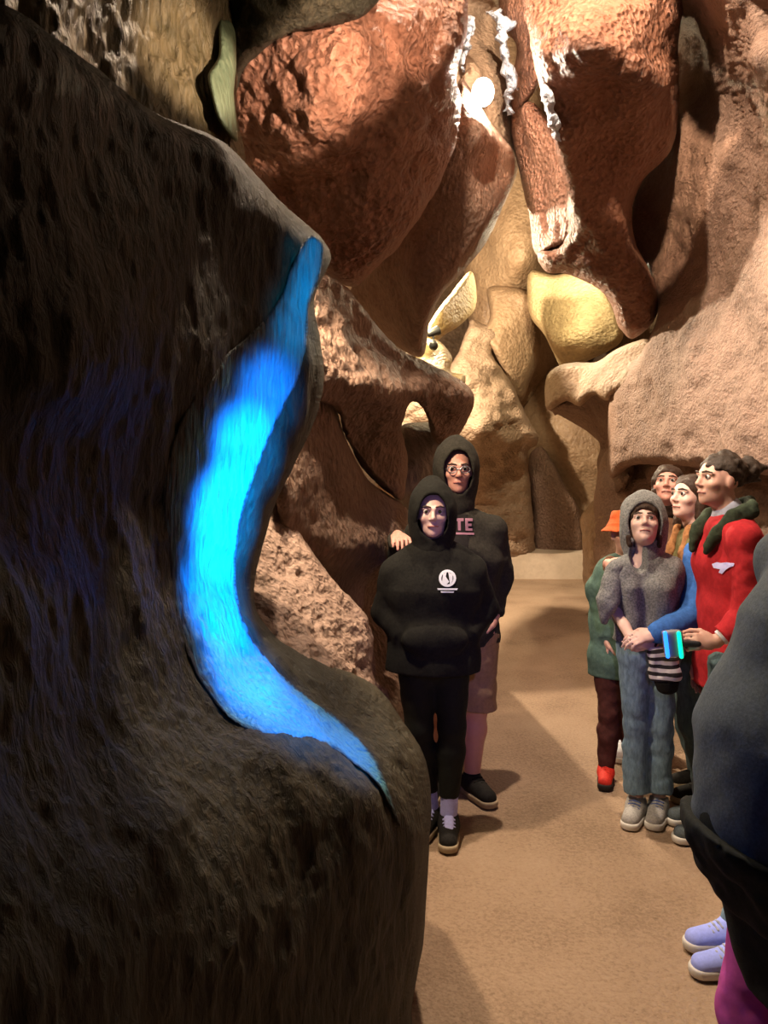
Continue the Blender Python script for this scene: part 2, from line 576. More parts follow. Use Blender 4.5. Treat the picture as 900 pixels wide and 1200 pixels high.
rock('rock_gold_bulge', [(618, 345), (622, 318), (650, 322), (690, 318), (715, 345), (730, 385), (728, 400), (690, 422), (660, 432), (648, 412), (638, 392), (622, 372)],
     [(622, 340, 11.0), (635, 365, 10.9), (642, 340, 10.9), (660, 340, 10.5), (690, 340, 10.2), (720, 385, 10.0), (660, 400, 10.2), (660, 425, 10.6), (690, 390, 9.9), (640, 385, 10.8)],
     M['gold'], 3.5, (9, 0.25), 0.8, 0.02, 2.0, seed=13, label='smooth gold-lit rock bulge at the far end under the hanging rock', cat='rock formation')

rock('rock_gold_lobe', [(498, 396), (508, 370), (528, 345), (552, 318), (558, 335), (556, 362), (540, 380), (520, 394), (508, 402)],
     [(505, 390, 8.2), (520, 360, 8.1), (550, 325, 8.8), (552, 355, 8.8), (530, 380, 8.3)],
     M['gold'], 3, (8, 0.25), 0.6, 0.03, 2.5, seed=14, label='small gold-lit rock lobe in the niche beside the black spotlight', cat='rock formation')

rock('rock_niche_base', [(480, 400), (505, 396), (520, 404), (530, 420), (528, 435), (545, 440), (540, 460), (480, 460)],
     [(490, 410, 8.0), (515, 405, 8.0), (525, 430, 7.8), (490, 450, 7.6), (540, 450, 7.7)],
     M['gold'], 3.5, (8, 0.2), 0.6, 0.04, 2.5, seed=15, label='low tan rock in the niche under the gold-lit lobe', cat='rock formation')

# ---- middle of the passage
rock('rock_crack_face', [(530, -60), (580, -70), (596, -20), (592, 60), (598, 120), (606, 170), (604, 205), (585, 250), (560, 270), (530, 200), (520, 90)],
     [(535, 0, 7.2), (570, -30, 6.8), (590, 40, 7.4), (560, 100, 6.3), (590, 130, 6.9), (600, 190, 7.0), (570, 180, 6.4), (540, 150, 6.8), (570, 245, 6.6)],
     M['ledge'], 3.5, (12, 0.4), 0.8, 0.07, 3.2, (1, 1, .5), seed=16, label='pale rock face in the roof crack behind the bulb', cat='rock formation')

rock('rock_roof_wedge', [(590, -60), (640, -60), (640, 60), (625, 110), (604, 132), (598, 100), (606, 60), (590, 30), (584, 0)],
     [(600, 0, 6.3), (630, 0, 5.9), (605, 100, 6.4), (630, 80, 5.9)],
     M['red'], 3.5, (10, 0.3), 0.7, 0.05, 3.5, seed=17, label='brown rock wedge in the roof beside the crack', cat='rock formation')

rock('rock_left_drape', [(540, 92), (556, 112), (580, 150), (602, 178), (603, 205), (588, 246), (566, 290), (540, 322), (516, 348), (503, 378), (494, 418), (478, 414), (455, 398), (430, 376), (410, 345), (440, 300), (490, 230), (520, 160)],
     [(540, 110, 5.5), (560, 150, 5.25), (595, 200, 5.9), (530, 200, 5.3), (570, 240, 5.5), (500, 270, 5.5), (540, 300, 5.5), (450, 340, 6.0), (480, 330, 5.6), (500, 370, 5.6), (470, 400, 6.0)],
     M['brown'], 3.5, (16, 0.4), 0.8, 0.05, 3.0, (1, 1, .5), seed=19, label='long drape of brown rock hanging below the bulb', cat='rock formation')

rock('rock_right_flange', [(604, 124), (622, 118), (650, 158), (668, 205), (672, 282), (648, 294), (630, 300), (620, 250), (608, 198), (598, 150)],
     [(606, 140, 6.5), (640, 150, 6.0), (612, 200, 6.6), (650, 220, 6.0), (640, 285, 6.1), (664, 280, 5.9)],
     M['red'], 3.5, (10, 0.35), 0.7, 0.05, 3.2, (1, 1, .4), seed=21, label='reddish fluted rock fin beside the hanging rock', cat='rock formation')

rock('rock_hanging', [(618, -60), (700, -70), (796, -60), (794, 60), (793, 130), (786, 175), (752, 212), (740, 245), (745, 285), (764, 325), (772, 350), (766, 378), (740, 398), (726, 385), (716, 355), (696, 335), (664, 322), (638, 316), (631, 296), (656, 285), (664, 240), (656, 195), (640, 130), (622, 60)],
     [(622, 0, 5.1), (660, 10, 4.7), (700, -40, 4.9), (710, 20, 4.45), (770, 0, 4.6), (790, 60, 5.0), (640, 70, 4.75), (700, 72, 4.4), (765, 85, 4.6), (650, 110, 4.95), (710, 110, 4.85), (775, 130, 5.0), (655, 165, 5.05), (740, 145, 4.9), (720, 200, 5.3), (690, 260, 5.5), (725, 260, 5.5), (650, 300, 6.0), (700, 310, 5.7), (750, 350, 5.9), (740, 385, 6.1)],
     M['red'], 3.5, (14, 0.35), 0.9, 0.05, 2.6, seed=23, amp2=0.012, label='big reddish rock mass hanging from the roof in mid passage', cat='rock formation')

rock('rock_ledge_lip', [(640, 442), (650, 430), (672, 424), (700, 424), (725, 408), (760, 398), (780, 420), (750, 450), (722, 462), (712, 470), (696, 464), (680, 476), (664, 470), (642, 480), (638, 462)],
     [(645, 445, 7.7), (680, 432, 7.5), (740, 415, 6.9), (645, 472, 7.7), (680, 465, 7.3), (730, 450, 6.6), (770, 420, 6.3)],
     M['ledge'], 3.2, (9, 0.4), 0.9, 0.05, 3.2, seed=24, label='pale rock lip jutting over the dark hollow', cat='rock ledge')

rock('rock_hollow', [(640, 478), (668, 466), (720, 450), (745, 480), (740, 560), (722, 585), (708, 600), (704, 570), (700, 545), (702, 520), (686, 505), (664, 492)],
     [(645, 478, 8.6), (680, 480, 8.4), (720, 470, 7.3), (730, 560, 7.2), (700, 530, 8.3), (715, 590, 7.8), (690, 500, 8.5)],
     M['brown'], 3.5, (8, 0.3), 0.7, 0.05, 3.0, seed=25, label='dark hollow under the pale rock lip', cat='rock hollow')

rock('rock_ruffle', [(683, 602), (692, 592), (704, 578), (709, 560), (716, 566), (735, 600), (740, 700), (735, 760), (700, 762), (692, 735), (696, 700), (686, 690), (684, 650)],
     [(688, 600, 8.2), (710, 570, 8.0), (730, 620, 7.4), (690, 660, 8.1), (712, 650, 7.7), (700, 755, 7.4), (730, 740, 7.0), (700, 700, 7.9)],
     M['wet'], 3.5, (8, 0.3), 0.7, 0.08, 3.6, seed=26, amp2=0.02, label='ruffled tan rock at the foot of the wall behind the orange hat', cat='rock formation')

# ---- right wall
rock('wall_right', [(770, -80), (1050, -80), (1080, 200), (1080, 570), (900, 556), (800, 546), (742, 545), (716, 560), (714, 500), (716, 466), (730, 440), (752, 410), (770, 370), (760, 325), (735, 280), (735, 230), (760, 190), (782, 120), (786, 20)],
     [(790, 0, 5.2), (812, 40, 5.9), (845, 20, 4.3), (900, 20, 3.8), (880, 70, 3.75), (880, 112, 4.3), (900, 150, 4.0), (1050, 20, 3.2), (1050, 300, 2.9), (800, 150, 5.8), (835, 200, 5.3), (840, 120, 5.5), (780, 250, 5.9), (850, 260, 5.0), (930, 250, 4.0), (750, 290, 6.4), (790, 340, 5.8), (850, 340, 5.0), (920, 340, 3.95), (760, 400, 6.05), (800, 420, 5.4), (880, 420, 4.5), (740, 470, 6.35), (800, 480, 5.35), (900, 460, 4.15), (722, 520, 6.7), (800, 530, 5.35), (900, 545, 4.2), (1060, 420, 2.9), (1060, 560, 3.1)],
     M['right'], 3.5, (12, 0.3), 0.9, 0.045, 2.8, seed=31, amp2=0.01, label='pinkish rock wall rising over the visitors in the red and blue jackets')

rock('wall_right_foot', [(700, 560), (716, 520), (800, 515), (960, 535), (1080, 560), (1080, 1100), (960, 1050), (860, 940), (800, 890), (750, 850), (720, 805), (700, 770), (704, 690), (694, 640)],
     [(712, 560, 7.8), (800, 550, 6.5), (900, 560, 5.3), (1050, 580, 3.6), (720, 700, 7.2), (800, 700, 5.9), (900, 700, 4.8), (1050, 700, 3.7), (730, 790, 6.5), (800, 850, 5.3), (860, 930, 4.4), (1000, 1040, 3.4)],
     M['right'], 4, (10, 0.2), 0.7, 0.06, 2.6, seed=32, amp2=0.015, label='dark recessed foot of the rock wall behind the visitors')

# ---- left side
rock('rock_left_dome', [(262, 150), (270, 90), (300, 50), (340, 20), (400, -60), (552, -70), (548, 0), (546, 40), (534, 88), (540, 125), (534, 172), (512, 220), (470, 285), (440, 315), (416, 336), (400, 332), (370, 310), (330, 270), (285, 200)],
     [(280, 140, 3.75), (320, 100, 3.45), (370, 110, 3.3), (420, 60, 3.35), (460, -30, 3.6), (420, 110, 3.5), (470, 70, 3.6), (500, 20, 3.65), (540, 10, 4.1), (525, 100, 4.0), (370, 150, 3.4), (330, 190, 3.85), (380, 195, 3.8), (440, 160, 3.75), (495, 150, 3.85), (530, 150, 4.4), (400, 270, 4.1), (460, 240, 4.05), (500, 215, 4.35), (420, 325, 4.5), (350, 270, 4.1)],
     M['red'], 3.5, (14, 0.4), 0.9, 0.04, 3.0, seed=41, amp2=0.018, label='large domed red-brown rock bulging from the upper left side', cat='rock formation')

rock('rock_left_ledge', [(350, 350), (376, 318), (392, 326), (414, 346), (440, 380), (468, 408), (500, 424), (530, 440), (552, 456), (556, 472), (548, 492), (536, 512), (520, 524), (508, 512), (498, 486), (484, 470), (472, 496), (478, 540), (470, 586), (448, 572), (424, 548), (404, 512), (392, 480), (370, 470), (345, 430)],
     [(370, 350, 3.3), (400, 350, 3.75), (390, 410, 3.4), (440, 400, 4.0), (420, 450, 3.5), (480, 435, 4.25), (470, 452, 3.95), (530, 450, 4.5), (545, 470, 4.6), (440, 480, 3.9), (490, 475, 4.25), (430, 520, 4.15), (520, 500, 4.8), (520, 520, 4.95), (460, 530, 4.3), (465, 575, 4.4)],
     M['brown'], 3.2, (10, 0.2), 0.7, 0.035, 4.0, seed=43, amp2=0.01, label='overhanging brown rock ledge above the two hooded visitors', cat='rock ledge')

rock('rock_grey_pillar', [(468, 500), (490, 495), (520, 500), (545, 540), (560, 840), (500, 870), (452, 850), (462, 600)],
     [(475, 510, 5.3), (530, 520, 5.5), (470, 600, 5.3), (530, 620, 5.5), (495, 560, 5.15), (490, 690, 5.2), (500, 840, 5.15)],
     rock_mat('grey_limestone', (0.17, 0.14, 0.11), (0.26, 0.22, 0.18), (0.34, 0.29, 0.24), (16, 16, 4), 0.7, 0.6, 0.6, 20, 0.3, 0.04), 4, (12, 0.3), 0.6, 0.03, 3.0, (1, 1, .4), seed=44, label='grey rock pillar seen over the shoulder of the woman in black', cat='rock formation')

rock('wall_left_recess', [(330, 470), (380, 455), (405, 510), (430, 560), (450, 575), (480, 600), (485, 700), (480, 860), (460, 900), (420, 860), (380, 760), (330, 640)],
     [(360, 480, 3.35), (400, 520, 3.6), (440, 585, 4.1), (360, 560, 3.2), (410, 600, 3.65), (440, 650, 3.9), (400, 670, 3.6), (430, 690, 4.35), (475, 650, 4.4), (470, 800, 4.3), (420, 780, 4.1), (350, 640, 3.2)],
     M['brown'], 3.5, (10, 0.3), 0.7, 0.03, 4.0, seed=45, label='hollowed brown rock wall beside the woman in black')

rock('rock_pink_boulder', [(262, 690), (290, 620), (312, 585), (335, 590), (365, 645), (400, 690), (430, 722), (437, 745), (436, 790), (450, 830), (420, 850), (340, 830), (280, 780)],
     [(275, 700, 2.5), (310, 610, 2.95), (335, 640, 2.95), (370, 680, 2.98), (420, 725, 3.08), (432, 755, 3.02), (340, 700, 2.66), (390, 735, 2.80), (425, 785, 2.9), (330, 760, 2.36), (390, 800, 2.46), (290, 740, 2.32), (350, 830, 2.26), (440, 835, 2.7)],
     M['boulder'], 3, (10, 0.15), 0.6, 0.02, 6.0, seed=47, amp2=0.012, label='pitted pink boulder behind the blue-glowing flowstone', cat='boulder')

rock('wall_left_upper', [(-120, -90), (240, -100), (266, -60), (272, 20), (278, 80), (276, 130), (286, 190), (240, 230), (100, 170), (-120, 80)],
     [(-80, -20, 2.05), (0, 0, 2.2), (100, -40, 2.4), (100, 80, 2.35), (170, 40, 2.55), (230, 0, 2.7), (230, 90, 2.7), (268, 60, 2.95), (270, 150, 2.85), (200, 150, 2.55), (250, 190, 2.7)],
     M['olive'], 3, (14, 0.3), 0.7, 0.03, 5.0, (1, 1, .35), seed=51, amp2=0.014, label='olive fluted flowstone above the dark near wall')

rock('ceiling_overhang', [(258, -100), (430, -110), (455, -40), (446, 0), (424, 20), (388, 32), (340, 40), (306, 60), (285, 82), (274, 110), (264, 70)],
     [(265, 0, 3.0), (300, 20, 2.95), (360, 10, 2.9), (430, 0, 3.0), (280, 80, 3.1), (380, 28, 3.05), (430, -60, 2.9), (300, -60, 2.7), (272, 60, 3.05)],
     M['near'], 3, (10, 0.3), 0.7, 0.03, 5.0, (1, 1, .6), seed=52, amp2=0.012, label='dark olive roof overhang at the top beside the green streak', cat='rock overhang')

near_ctrl = [(-60, 0, 1.22), (60, 60, 1.42), (180, 140, 1.74), (300, 220, 2.05), (375, 290, 2.28),
             (-60, 250, 1.2), (100, 250, 1.46), (230, 280, 1.82), (330, 330, 2.16),
             (-60, 480, 1.15), (90, 465, 1.36), (90, 510, 1.42), (200, 480, 1.75), (280, 470, 2.02), (360, 420, 2.26),
             (-60, 700, 1.05), (80, 700, 1.32), (170, 700, 1.66), (225, 680, 1.90), (262, 650, 2.02), (285, 640, 2.08),
             (345, 540, 2.24), (305, 650, 2.18),
             (-60, 850, 1.0), (100, 850, 1.32), (200, 815, 1.66), (285, 815, 1.88), (268, 730, 1.98), (300, 730, 2.1),
             (345, 800, 2.12), (440, 820, 2.42), (400, 850, 2.12), (330, 870, 1.80), (450, 920, 1.97), (495, 915, 2.24),
             (-60, 1000, 0.93), (100, 1000, 1.16), (250, 970, 1.48), (380, 980, 1.74), (450, 1000, 1.9), (497, 1030, 2.12),
             (-60, 1260, 0.82), (120, 1260, 1.12), (300, 1260, 1.50), (420, 1260, 1.82), (480, 1250, 2.12), (-380, 0, 0.95), (-380, 480, 0.82), (-380, 1000, 0.74), (-380, 1260, 0.70)]
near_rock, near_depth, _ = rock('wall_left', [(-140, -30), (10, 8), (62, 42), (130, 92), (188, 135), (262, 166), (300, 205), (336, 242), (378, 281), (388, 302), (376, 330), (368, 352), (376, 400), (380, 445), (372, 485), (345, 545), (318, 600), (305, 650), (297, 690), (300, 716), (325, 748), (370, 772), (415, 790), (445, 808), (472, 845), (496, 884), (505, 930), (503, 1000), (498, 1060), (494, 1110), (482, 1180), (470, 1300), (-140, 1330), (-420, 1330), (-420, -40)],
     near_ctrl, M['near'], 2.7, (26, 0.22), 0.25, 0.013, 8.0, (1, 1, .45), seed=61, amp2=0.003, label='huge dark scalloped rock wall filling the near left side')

# ---- mineral ribbons lying on the rock
fo, _, (fq, fe, fnear) = rock('flowstone', [(364, 276), (378, 284), (376, 318), (362, 360), (360, 400), (352, 440), (330, 485), (310, 530), (295, 570), (284, 610), (278, 655), (280, 700), (292, 738), (318, 775), (352, 808), (395, 840), (428, 872), (450, 905), (462, 940), (470, 968), (458, 945), (440, 915), (412, 893), (380, 874), (345, 870), (305, 862), (270, 842), (240, 806), (216, 760), (200, 710), (192, 655), (190, 600), (192, 560), (204, 515), (224, 470), (248, 430), (284, 400), (312, 372), (330, 345), (342, 310)],
     None, M['calcite'], 2.5, (4, 0.006), 0.03, 0.013, 8.0, (1, 1, .45), seed=61, amp2=0.003, label='ribbon of pale flowstone glowing blue down the near rock wall', cat='flowstone', depth=near_depth, rbias=-0.007, kind='structure')
# soft left fade of the blue glow, put into the colour towards dark rock
thin = np.zeros(len(fo.data.vertices), dtype=np.float32)
ramp = np.interp(fq[:, 1], [276, 330, 420, 500, 740, 810, 850], [6, 16, 40, 48, 44, 22, 8])
thin[:len(fq)] = np.clip(fe / np.where(fnear[:, 0] < fq[:, 0] + 2, ramp, 6.0), 0, 1)
at = fo.data.attributes.new('glow_fade', 'FLOAT', 'POINT')
at.data.foreach_set('value', thin)
nt = M['calcite'].node_tree
bs = nt.nodes['Principled BSDF']
src = bs.inputs['Base Color'].links[0].from_socket
an = nt.nodes.new('ShaderNodeAttribute')
an.attribute_name = 'glow_fade'
tcn = nt.nodes.new('ShaderNodeTexCoord')
mpn = nt.nodes.new('ShaderNodeMapping')
mpn.inputs['Scale'].default_value = (70, 70, 14)
nzn = nt.nodes.new('ShaderNodeTexNoise')
nzn.inputs['Scale'].default_value = 1.0
nzn.inputs['Detail'].default_value = 6
adn = nt.nodes.new('ShaderNodeMath')
adn.operation = 'ADD'
mrn = nt.nodes.new('ShaderNodeMapRange')
mrn.inputs['From Min'].default_value = 0.62
mrn.inputs['From Max'].default_value = 1.25
mxn = nt.nodes.new('ShaderNodeMixRGB')
mxn.inputs[1].default_value = (0.022, 0.026, 0.024, 1)
nt.links.new(tcn.outputs['Object'], mpn.inputs['Vector'])
nt.links.new(mpn.outputs['Vector'], nzn.inputs['Vector'])
nt.links.new(nzn.outputs['Fac'], adn.inputs[0])
nt.links.new(an.outputs['Fac'], adn.inputs[1])
nt.links.new(adn.outputs[0], mrn.inputs['Value'])
nt.links.new(mrn.outputs[0], mxn.inputs[0])
nt.links.new(src, mxn.inputs[2])
nt.links.new(mxn.outputs[0], bs.inputs['Base Color'])

gs, _, _ = rock('flowstone', [(258, 20), (272, 28), (277, 70), (274, 110), (278, 166), (268, 158), (256, 140), (248, 112), (244, 88), (256, 66)],
     [(260, 30, 2.84), (270, 40, 2.86), (272, 110, 2.74), (250, 100, 2.64), (274, 160, 2.72), (262, 140, 2.66)],
     M['green'], 2.5, (8, 0.05), 0.12, 0.008, 8.0, (1, 1, .3), seed=62, label='narrow green-stained flowstone streak high on the near wall', cat='flowstone', kind='structure')
rock('mineral_vein', [(632, 78), (640, 90), (648, 118), (656, 150), (657, 170), (648, 158), (640, 138), (634, 112)],
     [(634, 85, 4.9), (655, 165, 5.0), (645, 120, 4.86), (650, 130, 4.88)],
     M['vein'], 2.2, (4, 0.05), 0.1, 0.02, 9.0, jag=5, seed=63, amp2=0.02, label='white mineral crust on the edge of the hanging rock', cat='mineral crust', kind='structure')
rock('mineral_vein', [(574, 8), (586, 14), (600, 26), (594, 40), (600, 70), (602, 110), (598, 138), (592, 120), (590, 80), (584, 44)],
     [(578, 15, 6.3), (596, 30, 6.2), (598, 130, 6.3), (594, 90, 6.2), (588, 50, 6.25)],
     M['vein'], 2.2, (4, 0.08), 0.12, 0.03, 8.0, jag=9, seed=64, amp2=0.03, label='glittering white mineral crust in the crack beside the bulb', cat='mineral crust', kind='structure')
rock('mineral_vein', [(548, 20), (556, 18), (556, 40), (548, 66), (540, 84), (538, 70), (544, 48)],
     [(550, 25, 6.2), (542, 78, 6.2), (550, 45, 6.15)],
     M['vein'], 2.2, (4, 0.08), 0.12, 0.03, 8.0, jag=6, seed=65, amp2=0.03, label='thin white mineral crust along the dome side of the crack', cat='mineral crust', kind='structure')

# ---- outer hill, so that gaps between the rocks show rock
def shell(name, o, du, dv, nu, nv, label):
    i, j = np.meshgrid(np.arange(nu + 1), np.arange(nv + 1), indexing='ij')
    p = np.array(o)[None] + np.array(du)[None] * (i.ravel() / nu)[:, None] + np.array(dv)[None] * (j.ravel() / nv)[:, None]
    p = p + np.stack([fbm(p * 0.6, 3, 71), fbm(p * 0.6 + 9, 3, 72), fbm(p * 0.6 + 5, 3, 73)], 1) * 0.35
    ix = np.arange((nu + 1) * (nv + 1)).reshape(nu + 1, nv + 1)
    f = np.stack([ix[:-1, :-1], ix[1:, :-1], ix[1:, 1:], ix[:-1, 1:]], -1).reshape(-1, 4)
    s = mesh_obj(name, p, f, M['far'])
    tag(s, label, 'rock wall', None, 'structure')


shell('wall_left_outer', (-3.4, -1, -0.3), (0, 17, 0), (0, 0, 9.5), 60, 36, 'outer rock behind the left side of the passage')
shell('wall_right_outer', (3.9, -1, -0.3), (0, 17, 0), (0, 0, 9.5), 60, 36, 'outer rock behind the right side of the passage')
shell('ceiling', (-3.8, -1, 8.6), (8.2, 0, 0), (0, 17, 0), 30, 60, 'dark rock roof high over the passage')


# unseen roof slab added to keep the roof lamp off the near wall
def near_roof_blocker():
    nx, ny = 50, 34
    gx, gy = np.meshgrid(np.linspace(-3.2, 3.4, nx), np.linspace(-1.2, 2.27, ny), indexing='ij')
    p = np.stack([gx.ravel(), gy.ravel(), np.full(gx.size, 3.24)], 1)
    p[:, 2] += fbm(p * 1.5, 4, 91) * 0.14 + 0.5 * np.clip(p[:, 0] - 0.3, 0, 1.5)
    p[:, 1] += fbm(p * 2.1 + 3, 3, 92) * 0.07
    q = p.copy()
    q[:, 2] += 0.7
    i = np.arange(nx * ny).reshape(nx, ny)
    f = np.stack([i[:-1, :-1], i[:-1, 1:], i[1:, 1:], i[1:, :-1]], -1).reshape(-1, 4)
    g = f[:, ::-1] + nx * ny
    e = np.stack([i[:-1, -1], i[:-1, -1] + nx * ny, i[1:, -1] + nx * ny, i[1:, -1]], -1)
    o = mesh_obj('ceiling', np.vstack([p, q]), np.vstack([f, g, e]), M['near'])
    tag(o, 'unseen rock roof slab added to shade the near wall', 'rock roof', None, 'structure')


near_roof_blocker()
# ================================================================== solid modelling of figures
class Field:
    def __init__(s, lo, hi, h):
        s.h = h
        s.lo = np.array(lo, float)
        n = np.ceil((np.array(hi) - s.lo) / h).astype(int) + 1
        s.n = n
        s.v = np.full(tuple(n), 0.5, np.float32)

    def sl(s, lo, hi):
        a = np.clip(np.floor((np.array(lo) - s.lo) / s.h).astype(int), 0, s.n - 1)
        b = np.clip(np.ceil((np.array(hi) - s.lo) / s.h).astype(int) + 1, 1, s.n)
        if (b <= a).any():
            return None, None
        ax = [s.lo[i] + s.h * np.arange(a[i], b[i], dtype=np.float32) for i in range(3)]
        g = np.stack(np.meshgrid(*ax, indexing='ij'), -1)
        return (slice(a[0], b[0]), slice(a[1], b[1]), slice(a[2], b[2])), g

    def put(s, sl, d, k, op):
        v = s.v[sl]
        if op == 'sub':
            a, b = -v, d
            h = np.maximum(k - np.abs(a - b), 0) / max(k, 1e-6)
            s.v[sl] = -(np.minimum(a, b) - h * h * k * 0.25)
        elif op == 'cut':
            s.v[sl] = np.maximum(v, d)
        else:
            h = np.maximum(k - np.abs(v - d), 0) / max(k, 1e-6)
            s.v[sl] = np.minimum(v, d) - h * h * k * 0.25

    def cone(s, a, b, ra, rb=None, k=0.02, op='add', wide=None):
        a, b = np.array(a, float), np.array(b, float)
        rb = ra if rb is None else rb
        wf = max(1.0, wide[1]) if wide else 1.0
        m = max(ra, rb) * wf + k + 3 * s.h
        sl, g = s.sl(np.minimum(a, b) - m, np.maximum(a, b) + m)
        if sl is None:
            return s
        ba = b - a
        q = g - a.astype(np.float32)
        t = np.clip((q @ ba.astype(np.float32)) / max((ba * ba).sum(), 1e-9), 0, 1)
        q = q - t[..., None] * ba.astype(np.float32)
        if wide:
            w = np.array(wide[0], np.float32)
            c = q @ w
            q = q - c[..., None] * w * (1 - 1 / wide[1])
        s.put(sl, np.sqrt((q * q).sum(-1)) - (ra + (rb - ra) * t), k, op)
        return s

    def ell(s, c, r, fr=None, k=0.015, op='add'):
        c = np.array(c, float)
        r = np.array(r, float)
        fr = np.eye(3) if fr is None else np.array(fr, float)
        ext = np.sqrt(((fr * r[:, None]) ** 2).sum(0)) + k + 3 * s.h
        sl, g = s.sl(c - ext, c + ext)
        if sl is None:
            return s
        q = (g - c.astype(np.float32)) @ fr.T.astype(np.float32)
        k0 = np.sqrt(((q / r) ** 2).sum(-1))
        k1 = np.sqrt(((q / (r * r)) ** 2).sum(-1)) + 1e-6
        s.put(sl, (k0 * (k0 - 1) / k1).astype(np.float32), k, op)
        return s

    def plane(s, p, n):
        """keep the side the normal points away from"""
        n = np.array(n, float)
        n /= np.linalg.norm(n)
        sl, g = s.sl(s.lo, s.lo + s.h * s.n)
        s.put(sl, (g - np.array(p, np.float32)) @ n.astype(np.float32), 0, 'cut')
        return s

    def wrinkle(s, amp, freq, seed=0, aniso=(1, 1, 1)):
        idx = np.nonzero(np.abs(s.v) < 0.05)
        p = s.lo + np.stack(idx, 1) * s.h
        s.v[idx] += (amp * fbm(p * np.array(aniso) * freq, 3, seed) * 1.8).astype(np.float32)
        return s

    def mesh(s):
        v = s.v
        v[0], v[-1] = np.maximum(v[0], .01), np.maximum(v[-1], .01)
        v[:, 0], v[:, -1] = np.maximum(v[:, 0], .01), np.maximum(v[:, -1], .01)
        v[:, :, 0], v[:, :, -1] = np.maximum(v[:, :, 0], .01), np.maximum(v[:, :, -1], .01)
        ins = v < 0
        n = np.array(v.shape) - 1
        cnt = np.zeros(tuple(n), np.int8)
        for dx in (0, 1):
            for dy in (0, 1):
                for dz in (0, 1):
                    cnt += ins[dx:n[0] + dx, dy:n[1] + dy, dz:n[2] + dz]
        act = (cnt > 0) & (cnt < 8)
        I = np.stack(np.nonzero(act), 1)
        idx = -np.ones(tuple(n), np.int64)
        idx[act] = np.arange(len(I))
        acc = np.zeros((len(I), 3))
        c = np.zeros(len(I))
        corners = [(a, b, d) for a in (0, 1) for b in (0, 1) for d in (0, 1)]
        for p in corners:
            for ax in range(3):
                if p[ax]:
                    continue
                q = list(p)
                q[ax] = 1
                va = v[I[:, 0] + p[0], I[:, 1] + p[1], I[:, 2] + p[2]]
                vb = v[I[:, 0] + q[0], I[:, 1] + q[1], I[:, 2] + q[2]]
                cr = (va < 0) != (vb < 0)
                t = np.where(cr, va / np.where(cr, va - vb, 1), 0)
                pt = np.tile(np.array(p, float), (len(I), 1))
                pt[:, ax] += t
                acc += pt * cr[:, None]
                c += cr
        V = s.lo + (I + acc / np.maximum(c, 1)[:, None]) * s.h
        F = []
        for ax in range(3):
            b, d = (ax + 1) % 3, (ax + 2) % 3
            lo = [slice(1, -1)] * 3
            hi = [slice(1, -1)] * 3
            lo[ax], hi[ax] = slice(0, -1), slice(1, None)
            s0, s1 = ins[tuple(lo)], ins[tuple(hi)]
            E = np.stack(np.nonzero(s0 != s1), 1)
            up = s0[tuple(E.T)]
            off = np.ones(3, int)
            off[ax] = 0
            E = E + off
            def cell(db, dd):
                k = E.copy()
                k[:, b] -= db
                k[:, d] -= dd
                return idx[tuple(k.T)]
            qd = np.stack([cell(1, 1), cell(0, 1), cell(0, 0), cell(1, 0)], 1)
            qd[~up] = qd[~up][:, ::-1]
            F.append(qd)
        F = np.vstack(F)
        F = F[(F >= 0).all(1)]
        return V, F

    def obj(s, name, mat, parent=None):
        V, F = s.mesh()
        return mesh_obj(name, V, F, mat, parent)


UP = np.array([0, 0, 1.0])


def unit(v):
    v = np.array(v, float)
    return v / (np.linalg.norm(v) + 1e-9)


def tilt(f, up_deg, u=UP):
    """frame rows (right, forward, up) for a head looking along f, raised by up_deg"""
    f = unit(f)
    r = unit(np.cross(f, UP))
    a = math.radians(up_deg)
    f2 = f * math.cos(a) + UP * math.sin(a)
    return np.array([r, f2, np.cross(r, f2)])


def rot_to(d, n, ang):
    return unit(np.array(d) * math.cos(ang) + np.array(n) * math.sin(ang))


def hand(F, w, d, n, thumb=1, s=1.0, curl=0.5, spread=0.08):
    """palm, four unequal bent fingers and a thumb; w wrist, d direction, n the way the palm faces"""
    w = np.array(w, float)
    d = unit(d)
    n = unit(np.array(n) - np.dot(n, d) * d)
    b = np.cross(d, n) * thumb        # towards the thumb side
    F.cone(w, w + d * 0.03 * s, 0.024 * s, 0.020 * s, 0.012)
    F.cone(w + d * 0.025 * s, w + d * 0.082 * s, 0.0145 * s, 0.0125 * s, 0.012, wide=(b, 2.6))
    lens = (0.040, 0.046, 0.043, 0.033)
    for i, o in enumerate((0.030, 0.0100, -0.0100, -0.029)):
        base = w + (d * (0.085 if i in (1, 2) else 0.079) + b * o) * s
        sp = b * (0.015 - i * 0.010) * spread * 10
        p = base
        L = lens[i] * s
        for j, (c, q) in enumerate(((0.55, 1.0), (1.35, 0.68), (2.0, 0.55))):
            dd = unit(rot_to(d, n, curl * c * 1.25) + sp)
            e = p + dd * L * q
            F.cone(p, e, (0.0092 - j * 0.0008) * s, (0.0088 - j * 0.0009) * s, 0.004)
            p = e
    t0 = w + (d * 0.030 + b * 0.022) * s
    t1 = t0 + (d * 0.026 + b * 0.026 + n * 0.012) * s
    t2 = t1 + (d * 0.030 + b * 0.006 + n * 0.014 * (1 + curl)) * s
    t3 = t2 + (d * 0.024 - b * 0.004 + n * 0.014 * (1 + curl)) * s
    F.cone(t0, t1, 0.0150 * s, 0.0115 * s, 0.010)
    F.cone(t1, t2, 0.0112 * s, 0.0098 * s, 0.005)
    F.cone(t2, t3, 0.0098 * s, 0.0078 * s, 0.004)


